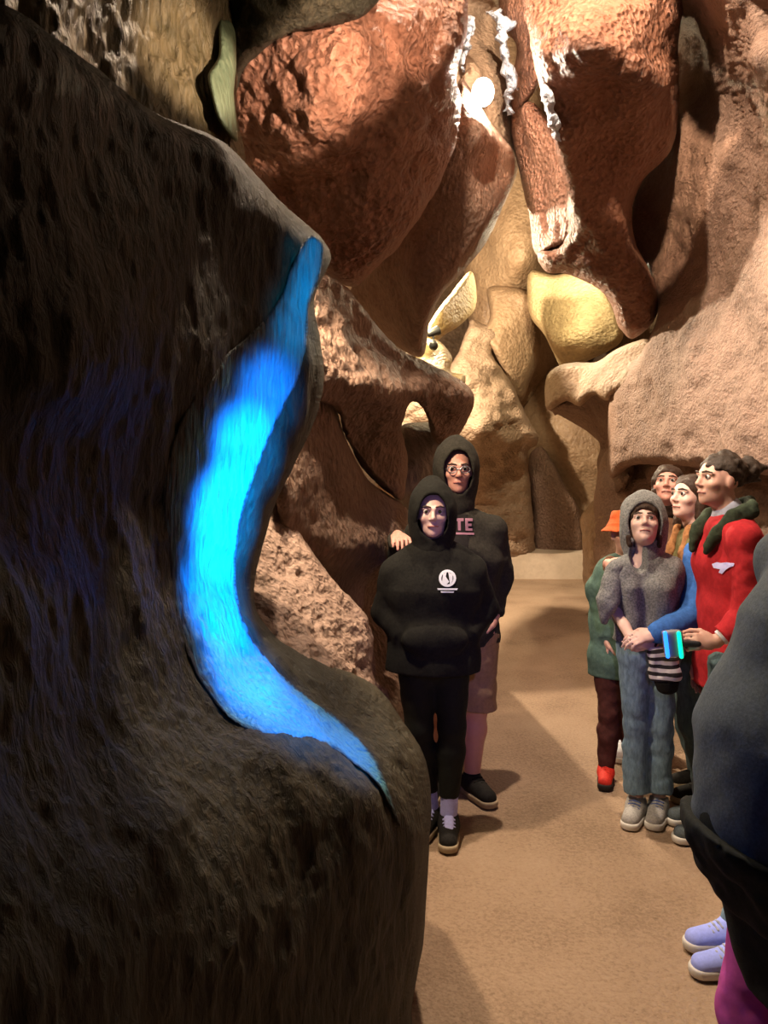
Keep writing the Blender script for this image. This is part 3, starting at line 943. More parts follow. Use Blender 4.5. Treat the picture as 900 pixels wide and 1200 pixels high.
def head(F, c, fr, s=1.0):
    c = np.array(c, float)
    r, f, u = fr

    def L(x, y, z):
        return c + (r * x + f * y + u * z) * s
    F.ell(L(0, -0.012, 0.030), np.array((0.074, 0.093, 0.086)) * s, fr, 0.01)
    F.ell(L(0, 0.022, -0.022), np.array((0.062, 0.068, 0.086)) * s, fr, 0.03)
    F.ell(L(0, 0.040, -0.078), np.array((0.040, 0.042, 0.032)) * s, fr, 0.03)
    F.ell(L(0, 0.074, -0.096), np.array((0.018, 0.014, 0.014)) * s, fr, 0.02)      # chin
    F.cone(L(0, 0.088, 0.016), L(0, 0.108, -0.022), 0.007 * s, 0.0115 * s, 0.012)   # nose
    for sx in (-1, 1):
        F.ell(L(0.012 * sx, 0.098, -0.028), np.array((0.008, 0.009, 0.007)) * s, fr, 0.006)
        F.ell(L(0.033 * sx, 0.094, 0.010), np.array((0.019, 0.016, 0.012)) * s, fr, 0.012, 'sub')
        F.cone(L(0.014 * sx, 0.090, 0.026), L(0.050 * sx, 0.074, 0.026), 0.008 * s, 0.007 * s, 0.012)
        F.ell(L(0.040 * sx, 0.062, -0.022), np.array((0.022, 0.022, 0.018)) * s, fr, 0.02)
        F.ell(L(0.074 * sx, -0.006, -0.004), np.array((0.010, 0.020, 0.032)) * s, fr, 0.006)
    F.ell(L(0, 0.088, -0.054), np.array((0.023, 0.010, 0.0065)) * s, fr, 0.005)
    F.ell(L(0, 0.085, -0.066), np.array((0.020, 0.010, 0.0070)) * s, fr, 0.005)


M['eye_white'] = plain('eye_white', (0.7, 0.68, 0.66), 0.2)
M['iris'] = plain('iris', (0.03, 0.025, 0.02), 0.15)
M['lip'] = plain('lip', (0.36, 0.14, 0.12), 0.5)
M['brow'] = plain('brow', (0.06, 0.04, 0.03), 0.8)


def face_bits(c, fr, root, s=1.0, brow=None):
    c = np.array(c, float)
    r, f, u = fr

    def L(x, y, z):
        return c + (r * x + f * y + u * z) * s
    for sx in (-1, 1):
        nu, nv = 12, 8
        V, Fc, mi = [], [], []
        R = 0.0125 * s
        ec = L(0.032 * sx, 0.0795, 0.010)
        for j in range(nv + 1):
            th = math.pi * j / nv
            for i in range(nu):
                ph = 2 * math.pi * i / nu
                V.append(ec + R * (f * math.cos(th) + math.sin(th) * (r * math.cos(ph) + u * math.sin(ph))))
        for j in range(nv):
            for i in range(nu):
                Fc.append((j * nu + i, j * nu + (i + 1) % nu, (j + 1) * nu + (i + 1) % nu, (j + 1) * nu + i))
                mi.append(1 if j < 2 else 0)
        o = mesh_obj('eye', V, Fc, [M['eye_white'], M['iris']], root)
        o.data.polygons.foreach_set('material_index', mi)
    for nm, pts, rad, m in (('eyebrow', [(-0.052, 0.076, 0.030), (-0.034, 0.092, 0.036), (-0.014, 0.097, 0.032)], 0.0042, brow or M['brow']),
                            ('eyebrow', [(0.052, 0.076, 0.030), (0.034, 0.092, 0.036), (0.014, 0.097, 0.032)], 0.0042, brow or M['brow']),
                            ('mouth', [(-0.024, 0.086, -0.060), (-0.008, 0.0975, -0.0585), (0.008, 0.0975, -0.0585), (0.024, 0.086, -0.060)], 0.0038, M['lip'])):
        w = [L(*p) for p in pts]
        G = Field(np.min(w, 0) - 0.02, np.max(w, 0) + 0.02, 0.0028)
        for a, b in zip(w[:-1], w[1:]):
            G.cone(a, b, rad * s, rad * s, 0.002)
        G.obj(nm, m, root)


def skeleton(base, H, f, wide=1.0):
    """default joints of a standing figure; R is the figure's own right"""
    f = unit(f)
    r = unit(np.cross(f, UP))
    b = np.array([base[0], base[1], 0.0])

    def L(x, y, z):
        return b + r * x * H + f * y * H + UP * z * H
    J = {'H': H, 'f': f, 'r': r, 'base': b,
         'head': L(0, 0.012, 0.925), 'neck': L(0, -0.012, 0.845), 'chest': L(0, 0.0, 0.735), 'waist': L(0, 0.004, 0.62), 'pelvis': L(0, 0, 0.53)}
    for n, s in (('R', 1), ('L', -1)):
        J['sh' + n] = L(0.108 * s * wide, -0.01, 0.805)
        J['el' + n] = L(0.135 * s * wide, -0.02, 0.625)
        J['wr' + n] = L(0.135 * s * wide, 0.03, 0.48)
        J['hip' + n] = L(0.052 * s * wide, 0, 0.515)
        J['kn' + n] = L(0.056 * s, 0.012, 0.28)
        J['an' + n] = L(0.058 * s, -0.015, 0.045)
        J['toe' + n] = f.copy()
    return J


def bbox(J, m=0.25):
    p = np.array([v for k, v in J.items() if isinstance(v, np.ndarray) and v.shape == (3,) and k not in ('f', 'r', 'toeL', 'toeR')])
    lo, hi = p.min(0) - m, p.max(0) + m
    lo[2] = -0.02
    return lo, hi


def torso(F, J, g=0.0, gr=1.0, lo=True, k=0.05):
    """trunk; g is how far a garment stands off, gr the girth"""
    r = J['r']
    s = J['H'] / 1.72
    F.cone(J['pelvis'], J['waist'], 0.108 * s * gr + g, 0.098 * s * gr + g, k, wide=(r, 1.40))
    F.cone(J['waist'], J['chest'], 0.098 * s * gr + g, 0.108 * s * gr + g, k, wide=(r, 1.40))
    F.cone(J['chest'], J['chest'] * 0.35 + J['neck'] * 0.65, 0.108 * s * gr + g, 0.070 * s * gr + g, k, wide=(r, 1.55))
    for n in 'RL':
        F.cone(J['neck'] * 0.7 + J['chest'] * 0.3, J['sh' + n], 0.056 * s + g, 0.044 * s + g * 0.9, k)


def arm(F, J, n, g=0.0, to=1.0, k=0.03):
    s = J['H'] / 1.72
    F.cone(J['sh' + n], J['el' + n], 0.046 * s + g, 0.040 * s + g, k)
    e = J['el' + n] + (J['wr' + n] - J['el' + n]) * to
    F.cone(J['el' + n], e, 0.040 * s + g, (0.040 + (0.026 - 0.040) * to) * s + g, k * 0.6)


def leg(F, J, n, g=0.0, to=1.0, k=0.03, flare=0.0):
    s = J['H'] / 1.72 * J.get('legs', 1.0)
    F.cone(J['hip' + n], J['kn' + n], 0.086 * s + g, 0.056 * s + g, k)
    e = J['kn' + n] + (J['an' + n] - J['kn' + n]) * to
    m = J['kn' + n] * 0.68 + J['an' + n] * 0.32 - J['f'] * 0.014 * s
    if to > 0.3:
        F.cone(J['kn' + n], m, 0.052 * s + g, 0.056 * s + g, k)
        F.cone(m, e, 0.056 * s + g, 0.036 * s + g + flare, k)
    else:
        F.cone(J['kn' + n], e, 0.056 * s + g, 0.056 * s + g, k)


def body(J, root, mat, h=0.007, hands=(), hs=1.0, fr=None, gr=1.0, name='body'):
    lo, hi = bbox(J)
    F = Field(lo, hi, h)
    s = J['H'] / 1.72
    torso(F, J, 0, gr)
    F.cone(J['neck'] - UP * 0.03, J['head'] - (fr[1] * 0.012 + fr[2] * 0.05) * hs, 0.056 * s, 0.052 * s, 0.03)
    for n in 'RL':
        arm(F, J, n)
        leg(F, J, n)
        t = unit(J['toe' + n])
        a = J['an' + n]
        F.cone(a, a * np.array((1, 1, 0)) + UP * 0.035 - t * 0.02, 0.034 * s, 0.034 * s, 0.02)
        F.cone(a * np.array((1, 1, 0)) + UP * 0.04, a * np.array((1, 1, 0)) + UP * 0.03 + t * 0.13 * s, 0.032 * s, 0.024 * s, 0.02)
    head(F, J['head'], fr, hs)
    for hd in hands:
        hand(F, *hd[0], **hd[1])
    return F.obj(name, mat, root)


def shoe(root, an, toe, s, upper, sole, lace=None, high=0.0, width=1.0, tongue=None):
    an = np.array(an, float)
    t = unit([toe[0], toe[1], 0])
    r = unit(np.cross(t, UP))
    g = np.array([an[0], an[1], 0.0])
    fr = np.array([r, t, UP])

    def L(x, y, z):
        return g + (r * x * width + t * y + UP * z) * s
    lo, hi = g - 0.3 * s - np.array((0, 0, -0.28 * s)), g + 0.3 * s
    lo[2] = -0.01
    hi[2] = an[2] + 0.12 + high
    F = Field(lo, hi, 0.0055)
    F.cone(L(0, -0.035, 0.048), L(0, 0.02, 0.050), 0.040 * s, 0.041 * s, 0.02)
    F.cone(L(0, 0.02, 0.055), L(0.004, 0.14, 0.038), 0.042 * s, 0.036 * s, 0.03, wide=(r, 1.12 * width))
    F.cone(L(0, -0.005, 0.06), L(0, -0.012, 0.105 + high), 0.044 * s, 0.043 * s, 0.02)
    F.plane((0, 0, 0.022), (0, 0, -1))
    F.plane(L(0, 0, 0.100 + high), (t[0] * -0.25, t[1] * -0.25, 1))
    F.cone(L(0, -0.012, 0.085 + high), L(0, -0.014, 0.14 + high), 0.034 * s, 0.034 * s, 0.004, 'sub')
    up = F.obj('shoe', upper, root)
    G = Field(lo, np.array((hi[0], hi[1], 0.07)), 0.005)
    G.cone(L(0, -0.035, 0.02), L(0, 0.05, 0.02), 0.044 * s, 0.042 * s, 0.02)
    G.cone(L(0, 0.05, 0.02), L(0.004, 0.145, 0.02), 0.044 * s, 0.041 * s, 0.02, wide=(r, 1.1 * width))
    G.plane((0, 0, 0.003), (0, 0, -1))
    G.plane((0, 0, 0.033), (0, 0, 1))
    G.obj('sole', sole, up)
    if lace:
        K = Field(lo, hi, 0.004)
        for i in range(5):
            y = 0.045 + 0.018 * i
            z = 0.098 - 0.0080 * i
            w = 0.026
            for a, b in (((-w, y, z - 0.008), (0, y + 0.004, z)), ((0, y + 0.004, z), (w, y, z - 0.008))):
                K.cone(L(*a), L(*b), 0.0052 * s, 0.0052 * s, 0.003)
        if tongue:
            K.cone(L(0, 0.035, 0.100), L(0, 0.11, 0.070), 0.010 * s, 0.009 * s, 0.004, wide=(r, 2.2))
        K.obj('laces', lace, up)
    return up


CAMP = Vector((0, 0, EYE))


def bvh_of(objs):
    out = []
    for o in objs:
        me = o.data
        off = o.matrix_world.translation if o.parent is None else Vector((0, 0, 0))
        V = [v.co + off for v in me.vertices]
        out.append(BVHTree.FromPolygons(V, [tuple(p.vertices) for p in me.polygons]))
    return out


def decal(name, polys, target, mat, parent, lift=0.005, sub=0.004):
    """thin printed patches that lie on the cloth: each polygon (pixels) is draped on the garment"""
    tr = bvh_of([target])[0]
    V, Fc = [], []
    for poly in polys:
        pl = np.array(poly, float)
        n = len(pl)
        lo, hi = pl.min(0), pl.max(0)
        st = max((hi - lo).max() / 14, 0.4)
        gx, gy = np.meshgrid(np.arange(lo[0], hi[0] + st, st), np.arange(lo[1], hi[1] + st, st), indexing='ij')
        g = np.stack([gx.ravel(), gy.ravel()], 1)
        g = g[inside(pl, g)]
        if len(g):
            ed, _ = edge_dist(pl, g)
            g = g[ed > st * .3]
        a = np.vstack([pl, g]) if len(g) else pl
        r = delaunay_2d_cdt([Vector(p) for p in a], [(i, (i + 1) % n) for i in range(n)], [], 1, 1e-6)
        b = len(V)
        ok = True
        pts = []
        for q in r[0]:
            d = Vector(P(q[0], q[1], 1.0)) - CAMP
            d.normalize()
            hit = tr.ray_cast(CAMP, d)
            pts.append(None if hit[0] is None else (hit[0], hit[1]))
        good = [p for p in pts if p]
        if not good:
            continue
        for p, q in zip(pts, r[0]):
            if p is None:
                dd = np.mean([x[0].y for x in good])
                V.append(Vector(P(q[0], q[1], dd)))
            else:
                nn = p[1] if p[1].dot(CAMP - p[0]) > 0 else -p[1]
                V.append(p[0] + nn * lift)
        for f in r[2]:
            Fc.append(tuple(b + i for i in f))
    return mesh_obj(name, [tuple(v) for v in V], Fc, mat, parent)


def ring(cx, cy, r0, r1, n=20):
    out = []
    for i in range(n):
        a0, a1 = 2 * math.pi * i / n, 2 * math.pi * (i + 1) / n
        out.append([(cx + r1 * math.cos(a0), cy + r1 * math.sin(a0)), (cx + r1 * math.cos(a1), cy + r1 * math.sin(a1)),
                    (cx + r0 * math.cos(a1), cy + r0 * math.sin(a1)), (cx + r0 * math.cos(a0), cy + r0 * math.sin(a0))])
    return out


def hood(F, c, fr, s=1.0, up=0.0, opening=1.0):
    c = np.array(c, float)
    r, f, u = fr

    def L(x, y, z):
        return c + (r * x + f * y + u * z) * s
    F.ell(L(0, -0.020, 0.010), np.array((0.118, 0.138, 0.158)) * s, fr, 0.02)
    F.cone(L(0, -0.05, 0.10), L(0, -0.06, 0.140 + up), 0.05 * s, 0.028 * s, 0.06)
    F.cone(L(0, -0.04, -0.10), L(0, -0.02, -0.17), 0.105 * s, 0.095 * s, 0.05)
    F.ell(L(0, -0.012, 0.002), np.array((0.098, 0.116, 0.136)) * s, fr, 0.006, 'sub')
    F.ell(L(0, 0.125, -0.012), np.array((0.078 * opening, 0.10, 0.120)) * s, fr, 0.012, 'sub')


def place(root_name, base, label, group=None):
    root = empty(root_name, (base[0], base[1], 0))
    tag(root, label, 'person', group)
    return root
# ================================================================== the visitors
SK = {'fair': skin_mat('fair_skin', (0.56, 0.33, 0.26)), 'rosy': skin_mat('rosy_skin', (0.54, 0.27, 0.21)), 'pale': skin_mat('pale_skin', (0.62, 0.42, 0.36)),
      'tan': skin_mat('tan_skin', (0.44, 0.25, 0.17))}
C = {'black': cloth('black_fleece', (0.010, 0.010, 0.008), 0.35, 90, 0.3, 0.95),
     'char': cloth('charcoal_fleece', (0.026, 0.024, 0.019), 0.3, 80, 0.3, 0.95),
     'leg': cloth('black_leggings', (0.008, 0.009, 0.006), 0.25, 60, 0.15, 0.8),
     'tee': cloth('black_tee', (0.015, 0.013, 0.013), 0.2, 50, 0.15),
     'khaki': cloth('khaki_cotton', (0.30, 0.19, 0.11), 0.12, 50, 0.2),
     'sock': cloth('violet_lit_cotton', (0.42, 0.43, 0.80), 0.08, 70, 0.2),  # white socks, with the violet torch glow put into the colour
     'white': cloth('white_cotton', (0.70, 0.70, 0.74), 0.08, 70, 0.2),
     'sole': cloth('tan_rubber', (0.34, 0.27, 0.18), 0.12, 40, 0.15, 0.7),
     'blackshoe': cloth('black_suede', (0.014, 0.013, 0.012), 0.3, 70, 0.2, 0.8),
     'greyshoe': cloth('grey_mesh', (0.36, 0.35, 0.34), 0.2, 120, 0.4),
     'whitesole': cloth('white_rubber', (0.60, 0.58, 0.54), 0.06, 30, 0.1, 0.6),
     'denim': cloth('blue_denim', (0.16, 0.25, 0.33), 0.28, 70, 0.3, 0.9, 0, (1, 1, .35)),
     'teal': cloth('teal_denim', (0.085, 0.135, 0.145), 0.25, 70, 0.3, 0.9, 0, (1, 1, .35)),
     'knit': cloth('grey_knit', (0.165, 0.170, 0.170), 0.45, 110, 0.8, 0.95),
     'knitdark': cloth('dark_grey_wool', (0.085, 0.080, 0.075), 0.35, 100, 0.6, 0.95),
     'green': cloth('green_cotton', (0.085, 0.15, 0.12), 0.22, 40, 0.25),
     'maroon': cloth('maroon_cotton', (0.075, 0.024, 0.020), 0.2, 40, 0.25),
     'orange': cloth('orange_felt', (0.62, 0.12, 0.035), 0.14, 60, 0.25),
     'redshoe': cloth('red_mesh', (0.62, 0.035, 0.022), 0.15, 80, 0.25, 0.7),
     'darkrubber': cloth('dark_rubber', (0.03, 0.025, 0.022), 0.1, 30, 0.1, 0.7),
     'blue': cloth('blue_fleece', (0.040, 0.135, 0.42), 0.2, 45, 0.3),
     'olive': cloth('olive_cotton', (0.13, 0.115, 0.045), 0.25, 45, 0.3),
     'rust': cloth('rust_scarf', (0.30, 0.14, 0.055), 0.3, 50, 0.35),
     'red': cloth('red_fleece', (0.42, 0.022, 0.030), 0.14, 60, 0.25),
     'collar': cloth('dark_green_fleece', (0.030, 0.042, 0.026), 0.3, 60, 0.4),
     'lace': cloth('blue_lace', (0.10, 0.14, 0.34), 0.1, 50, 0.2),
     'lav': cloth('pale_lining', (0.36, 0.38, 0.48), 0.1, 50, 0.2),
     'slate': cloth('slate_softshell', (0.075, 0.092, 0.100), 0.2, 140, 0.25, 0.9),
     'slateblack': cloth('black_softshell', (0.010, 0.012, 0.011), 0.25, 120, 0.25, 0.9),
     'magenta': cloth('magenta_cotton', (0.42, 0.070, 0.30), 0.12, 40, 0.2),
     'brownjk': cloth('brown_canvas', (0.16, 0.085, 0.05), 0.25, 50, 0.3),
     'hair': cloth('dark_brown_hair', (0.030, 0.021, 0.015), 0.5, 60, 0.9, 0.5, 0, (3, 3, .4)),
     'hairlong': cloth('brown_hair', (0.035, 0.019, 0.012), 0.45, 60, 0.9, 0.5, 0, (3, 3, .4))}
M['steel'] = plain('steel', (0.5, 0.5, 0.52), 0.3, 1.0)
M['darkplastic'] = plain('dark_plastic', (0.02, 0.02, 0.022), 0.4)
M['greyplastic'] = plain('grey_plastic', (0.22, 0.22, 0.24), 0.4)
M['print'] = plain('pale_print', (0.62, 0.66, 0.72), 0.7)
M['mauve'] = plain('mauve_print', (0.30, 0.14, 0.20), 0.7)
M['uvpatch'] = plain('violet_lit_embroidery', (0.55, 0.55, 0.98), 0.6)  # white emblem, its violet glow painted into the base colour
M['lens'] = plain('spectacle_frame', (0.25, 0.25, 0.27), 0.3, 0.8)


def garment_top(J, root, mat, g=0.02, hem=None, gr=1.0, sleeves=(('R', 1.0), ('L', 1.0)), hooded=None, name='hooded_jacket', h=0.0075, wr=0.006, seed=0, neck=None, extra=None):
    lo, hi = bbox(J)
    F = Field(lo, hi, h)
    torso(F, J, g, gr)
    s = J['H'] / 1.72
    if hem is not None:
        b = J['pelvis'] * np.array((1, 1, 0)) + UP * (hem - 0.03)
        F.cone(J['pelvis'], b, 0.108 * s * gr + g, 0.112 * s * gr + g, 0.04, wide=(J['r'], 1.42))
    if extra:
        extra(F)
    F.wrinkle(wr, 9, seed, (1, 1, .6))
    if hem is not None:
        F.plane((0, 0, hem), (0, 0, -1))
    A = Field(lo, hi, h)
    for n, to in sleeves:
        arm(A, J, n, g * 0.95, to)
    A.wrinkle(wr * 1.2, 11, seed + 3)
    for n, to in sleeves:
        e = J['el' + n] + (J['wr' + n] - J['el' + n]) * to
        d = unit(J['wr' + n] - J['el' + n])
        # flat cuff: only near the wrist
        sl, gpt = A.sl(e - 0.09, e + 0.09)
        if sl is not None:
            A.put(sl, (gpt - e.astype(np.float32)) @ d.astype(np.float32), 0, 'cut')
    hh = np.maximum(0.02 - np.abs(F.v - A.v), 0) / 0.02
    F.v = np.minimum(F.v, A.v) - hh * hh * 0.02 * 0.25
    if neck is not None:
        F.ell(neck[0], neck[1], None, 0.01, 'sub')
    o = F.obj(name, mat, root)
    if hooded:
        c, fr, hs, up, op, hm = hooded
        G = Field(np.array(c) - 0.3, np.array(c) + 0.28, 0.006)
        hood(G, c, fr, hs, up, op)
        G.wrinkle(0.004, 14, seed + 5)
        if neck is not None:
            G.ell(neck[0], neck[1], None, 0.01, 'sub')
        G.obj('hood', hm, o)
    return o


def garment_legs(J, root, mat, g=0.012, to=1.0, gr=1.0, flare=0.0, name='trousers', wr=0.005, seed=0, waist=None, h=0.0075):
    lo, hi = bbox(J)
    hi[2] = J['waist'][2] + 0.1
    F = Field(lo, hi, h)
    s = J['H'] / 1.72
    F.cone(J['pelvis'], J['waist'], 0.104 * s * gr + g, 0.096 * s * gr + g, 0.04, wide=(J['r'], 1.40))
    for n in 'RL':
        leg(F, J, n, g, to, 0.025, flare)
    F.wrinkle(wr, 10, seed, (1, 1, 1.3))
    for n in 'RL':
        e = J['kn' + n] + (J['an' + n] - J['kn' + n]) * to
        d = unit(J['an' + n] - J['kn' + n])
        sl, gpt = F.sl(e - 0.12, e + np.array((0.12, 0.12, 0.04)))
        if sl is not None:
            F.put(sl, (gpt - e.astype(np.float32)) @ d.astype(np.float32), 0, 'cut')
    F.plane((0, 0, (waist or J['waist'][2])), (0, 0, 1))
    return F.obj(name, mat, root)


# ------------------------------------------------ woman in the black hoodie
def woman_in_black():
    d = 3.55
    J = skeleton((P(509, 600, d)[0], d), 1.62, (-0.02, -1, 0), 1.12)
    J['head'] = P(507, 601, d - 0.03)
    J['neck'] = P(508, 640, d + 0.01)
    J['shR'], J['shL'] = P(464, 671, d), P(551, 671, d)
    J['elR'], J['elL'] = P(453, 716, d + 0.05), P(566, 712, d + 0.05)
    J['wrR'], J['wrL'] = P(474, 745, d - 0.06), P(547, 744, d - 0.06)
    J['chest'] = P(508, 690, d)
    J['waist'] = P(508, 735, d)
    J['pelvis'] = P(508, 772, d)
    J['hipR'], J['hipL'] = P(489, 790, d), P(527, 790, d)
    J['knR'], J['knL'] = P(491, 852, d), P(530, 850, d - 0.02)
    J['anR'], J['anL'] = P(505, 945, d + 0.06), P(526, 945, d - 0.02)
    J['toeR'], J['toeL'] = np.array((-0.35, -1, 0)), np.array((-0.08, -1, 0))
    J['r'] = np.array((-1.0, 0, 0))
    fr = tilt((-0.04, -1, 0), 0)
    root = place('person', (J['pelvis'][0], d), 'woman in black hooded sweatshirt with small white emblem, leggings and white socks')
    body(J, root, SK['pale'], hs=0.95, fr=fr, hands=[((J['wrR'], (0.8, -.1, -.5), (0, 1, -.2)), dict(thumb=1, s=.92, curl=.5)), ((J['wrL'], (-0.8, -.1, -.5), (0, 1, -.2)), dict(thumb=-1, s=.92, curl=.5))], gr=1.05)
    face_bits(J['head'], fr, root, 0.95)

    def pocket(F):
        c = P(510, 750, d - 0.135)
        F.ell(c, (0.15, 0.045, 0.075), None, 0.03)
        for n in 'RL':
            F.cone(J['wr' + n], J['wr' + n] + np.array((0.09 if n == 'R' else -0.09, -0.02, -0.02)), 0.040, 0.035, 0.04)
    top = garment_top(J, root, C['black'], 0.032, P(0, 784, d)[2], 1.12, hooded=(J['head'] - UP * 0.005, fr, 0.96, 0.0, 0.98, C['black']), name='hooded_sweatshirt', wr=0.006, seed=3, extra=pocket)
    lg = decal('emblem', ring(524, 678, 7.0, 10.0) + [[(519, 673), (523, 671), (522, 676), (526, 682), (522, 686), (518, 682)], [(525, 671), (530, 674), (530, 681), (527, 685), (526, 678)]]
               + [[(512, 689.5), (536, 689.5), (535, 691.5), (513, 691.5)], [(516, 693), (532, 693), (531, 694.5), (517, 694.5)]], top, M['print'], top, 0.006)
    garment_legs(J, root, C['leg'], 0.010, 0.88, 1.05, name='leggings', wr=0.003, seed=4)
    for n in 'RL':
        a, k = J['an' + n], J['kn' + n]
        F = Field(a - 0.1, a + np.array((0.1, 0.1, 0.2)), 0.005)
        q = a + (k - a) * 0.22
        F.cone(a - UP * 0.03, a + (k - a) * 0.3, 0.040, 0.041, 0.01)
        F.plane(q, k - a)
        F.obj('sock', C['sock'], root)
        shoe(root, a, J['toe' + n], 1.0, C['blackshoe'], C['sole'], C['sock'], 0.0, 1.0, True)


woman_in_black()


# ------------------------------------------------ man behind her
def man_in_shorts():
    d = 3.98
    J = skeleton((P(537, 600, d)[0], d), 1.84, (-0.02, -1, 0), 1.1)
    J['head'] = P(535, 551, d - 0.02)
    J['neck'] = P(538, 600, d + 0.02)
    J['shR'], J['shL'] = P(492, 626, d), P(579, 622, d)
    J['elR'], J['elL'] = P(470, 672, d + 0.10), P(586, 678, d + 0.06)
    J['wrR'], J['wrL'] = P(466, 628, d - 0.22), P(579, 722, d - 0.04)
    J['chest'] = P(537, 655, d)
    J['waist'] = P(536, 700, d)
    J['pelvis'] = P(535, 738, d)
    J['hipR'], J['hipL'] = P(518, 745, d), P(554, 745, d)
    J['knR'], J['knL'] = P(513, 828, d), P(558, 828, d)
    J['anR'], J['anL'] = P(508, 912, d), P(553, 912, d)
    J['toeR'], J['toeL'] = np.array((-0.2, -1, 0)), np.array((0.50, -1, 0))
    J['r'] = np.array((-1.0, 0, 0))
    fr = tilt((0.02, -1, 0), -2)
    root = place('person', (J['pelvis'][0], d), 'tall man in dark hooded jacket and khaki shorts behind the woman in black')
    hr = ((J['wrR'], (0.05, -1, 0.02), (0.0, -0.25, -1)), dict(thumb=1, s=1.05, curl=0.42, spread=0.12))
    hl = ((J['wrL'], (-0.15, -.25, -1), (-1, 0, 0)), dict(thumb=-1, s=1.05, curl=0.6))
    body(J, root, SK['rosy'], hs=1.0, fr=fr, hands=[hr, hl], gr=1.0)
    face_bits(J['head'], fr, root, 1.0)
    # spectacles
    c = J['head']
    G = Field(c - 0.14, c + 0.14, 0.003)
    r, f, u = fr
    for sx in (-1, 1):
        pts = [c + r * (0.033 * sx + 0.024 * math.cos(a)) + u * (0.006 + 0.017 * math.sin(a)) + f * 0.102 for a in np.linspace(0, 2 * math.pi, 15)]
        for a, b in zip(pts[:-1], pts[1:]):
            G.cone(a, b, 0.003, 0.003, 0.001)
        G.cone(c + r * 0.057 * sx + f * 0.100 + u * 0.008, c + r * 0.080 * sx + f * 0.0 + u * 0.008, 0.003, 0.003, 0.001)
    G.cone(c - r * 0.009 + f * 0.104 + u * 0.008, c + r * 0.009 + f * 0.104 + u * 0.008, 0.003, 0.003, 0.001)
    G.obj('spectacles', M['lens'], root)
    top = garment_top(J, root, C['char'], 0.026, P(0, 752, d)[2], 1.05, sleeves=(('R', 0.93), ('L', 0.95)), hooded=(J['head'], fr, 1.04, 0.0, 1.0, C['char']), wr=0.008, seed=13)
    # dark tee in the open front, with its mauve print
    tp = decal('tee_front', [[(512, 596), (556, 596), (557, 720), (512, 720)]], top, C['tee'], root, 0.006)
    pr = [[(533, 608), (543, 608), (543, 611), (539.5, 611), (539.5, 622), (536.5, 622), (536.5, 611), (533, 611)],
          [(545, 608), (553, 608), (553, 611), (548, 611), (548, 613.5), (552, 613.5), (552, 616.5), (548, 616.5), (548, 619), (553, 619), (553, 622), (545, 622)],
          [(534, 624.5), (555, 624.5), (555, 627), (534, 627)]]
    decal('print', pr, top, M['mauve'], tp, 0.009)
    garment_legs(J, root, C['khaki'], 0.040, 0.02, 1.0, name='shorts', wr=0.006, seed=14, waist=P(0, 735, d)[2])
    for n in 'RL':
        a = J['an' + n]
        F = Field(a - 0.1, a + np.array((0.1, 0.1, 0.12)), 0.005)
        F.cone(a - UP * 0.03, a + UP * 0.05, 0.044, 0.043, 0.01)
        F.plane(a + UP * 0.035, UP)
        F.obj('sock', C['black'], root)
        shoe(root, a, J['toe' + n], 1.1, C['blackshoe'], C['sole'], C['black'])


man_in_shorts()


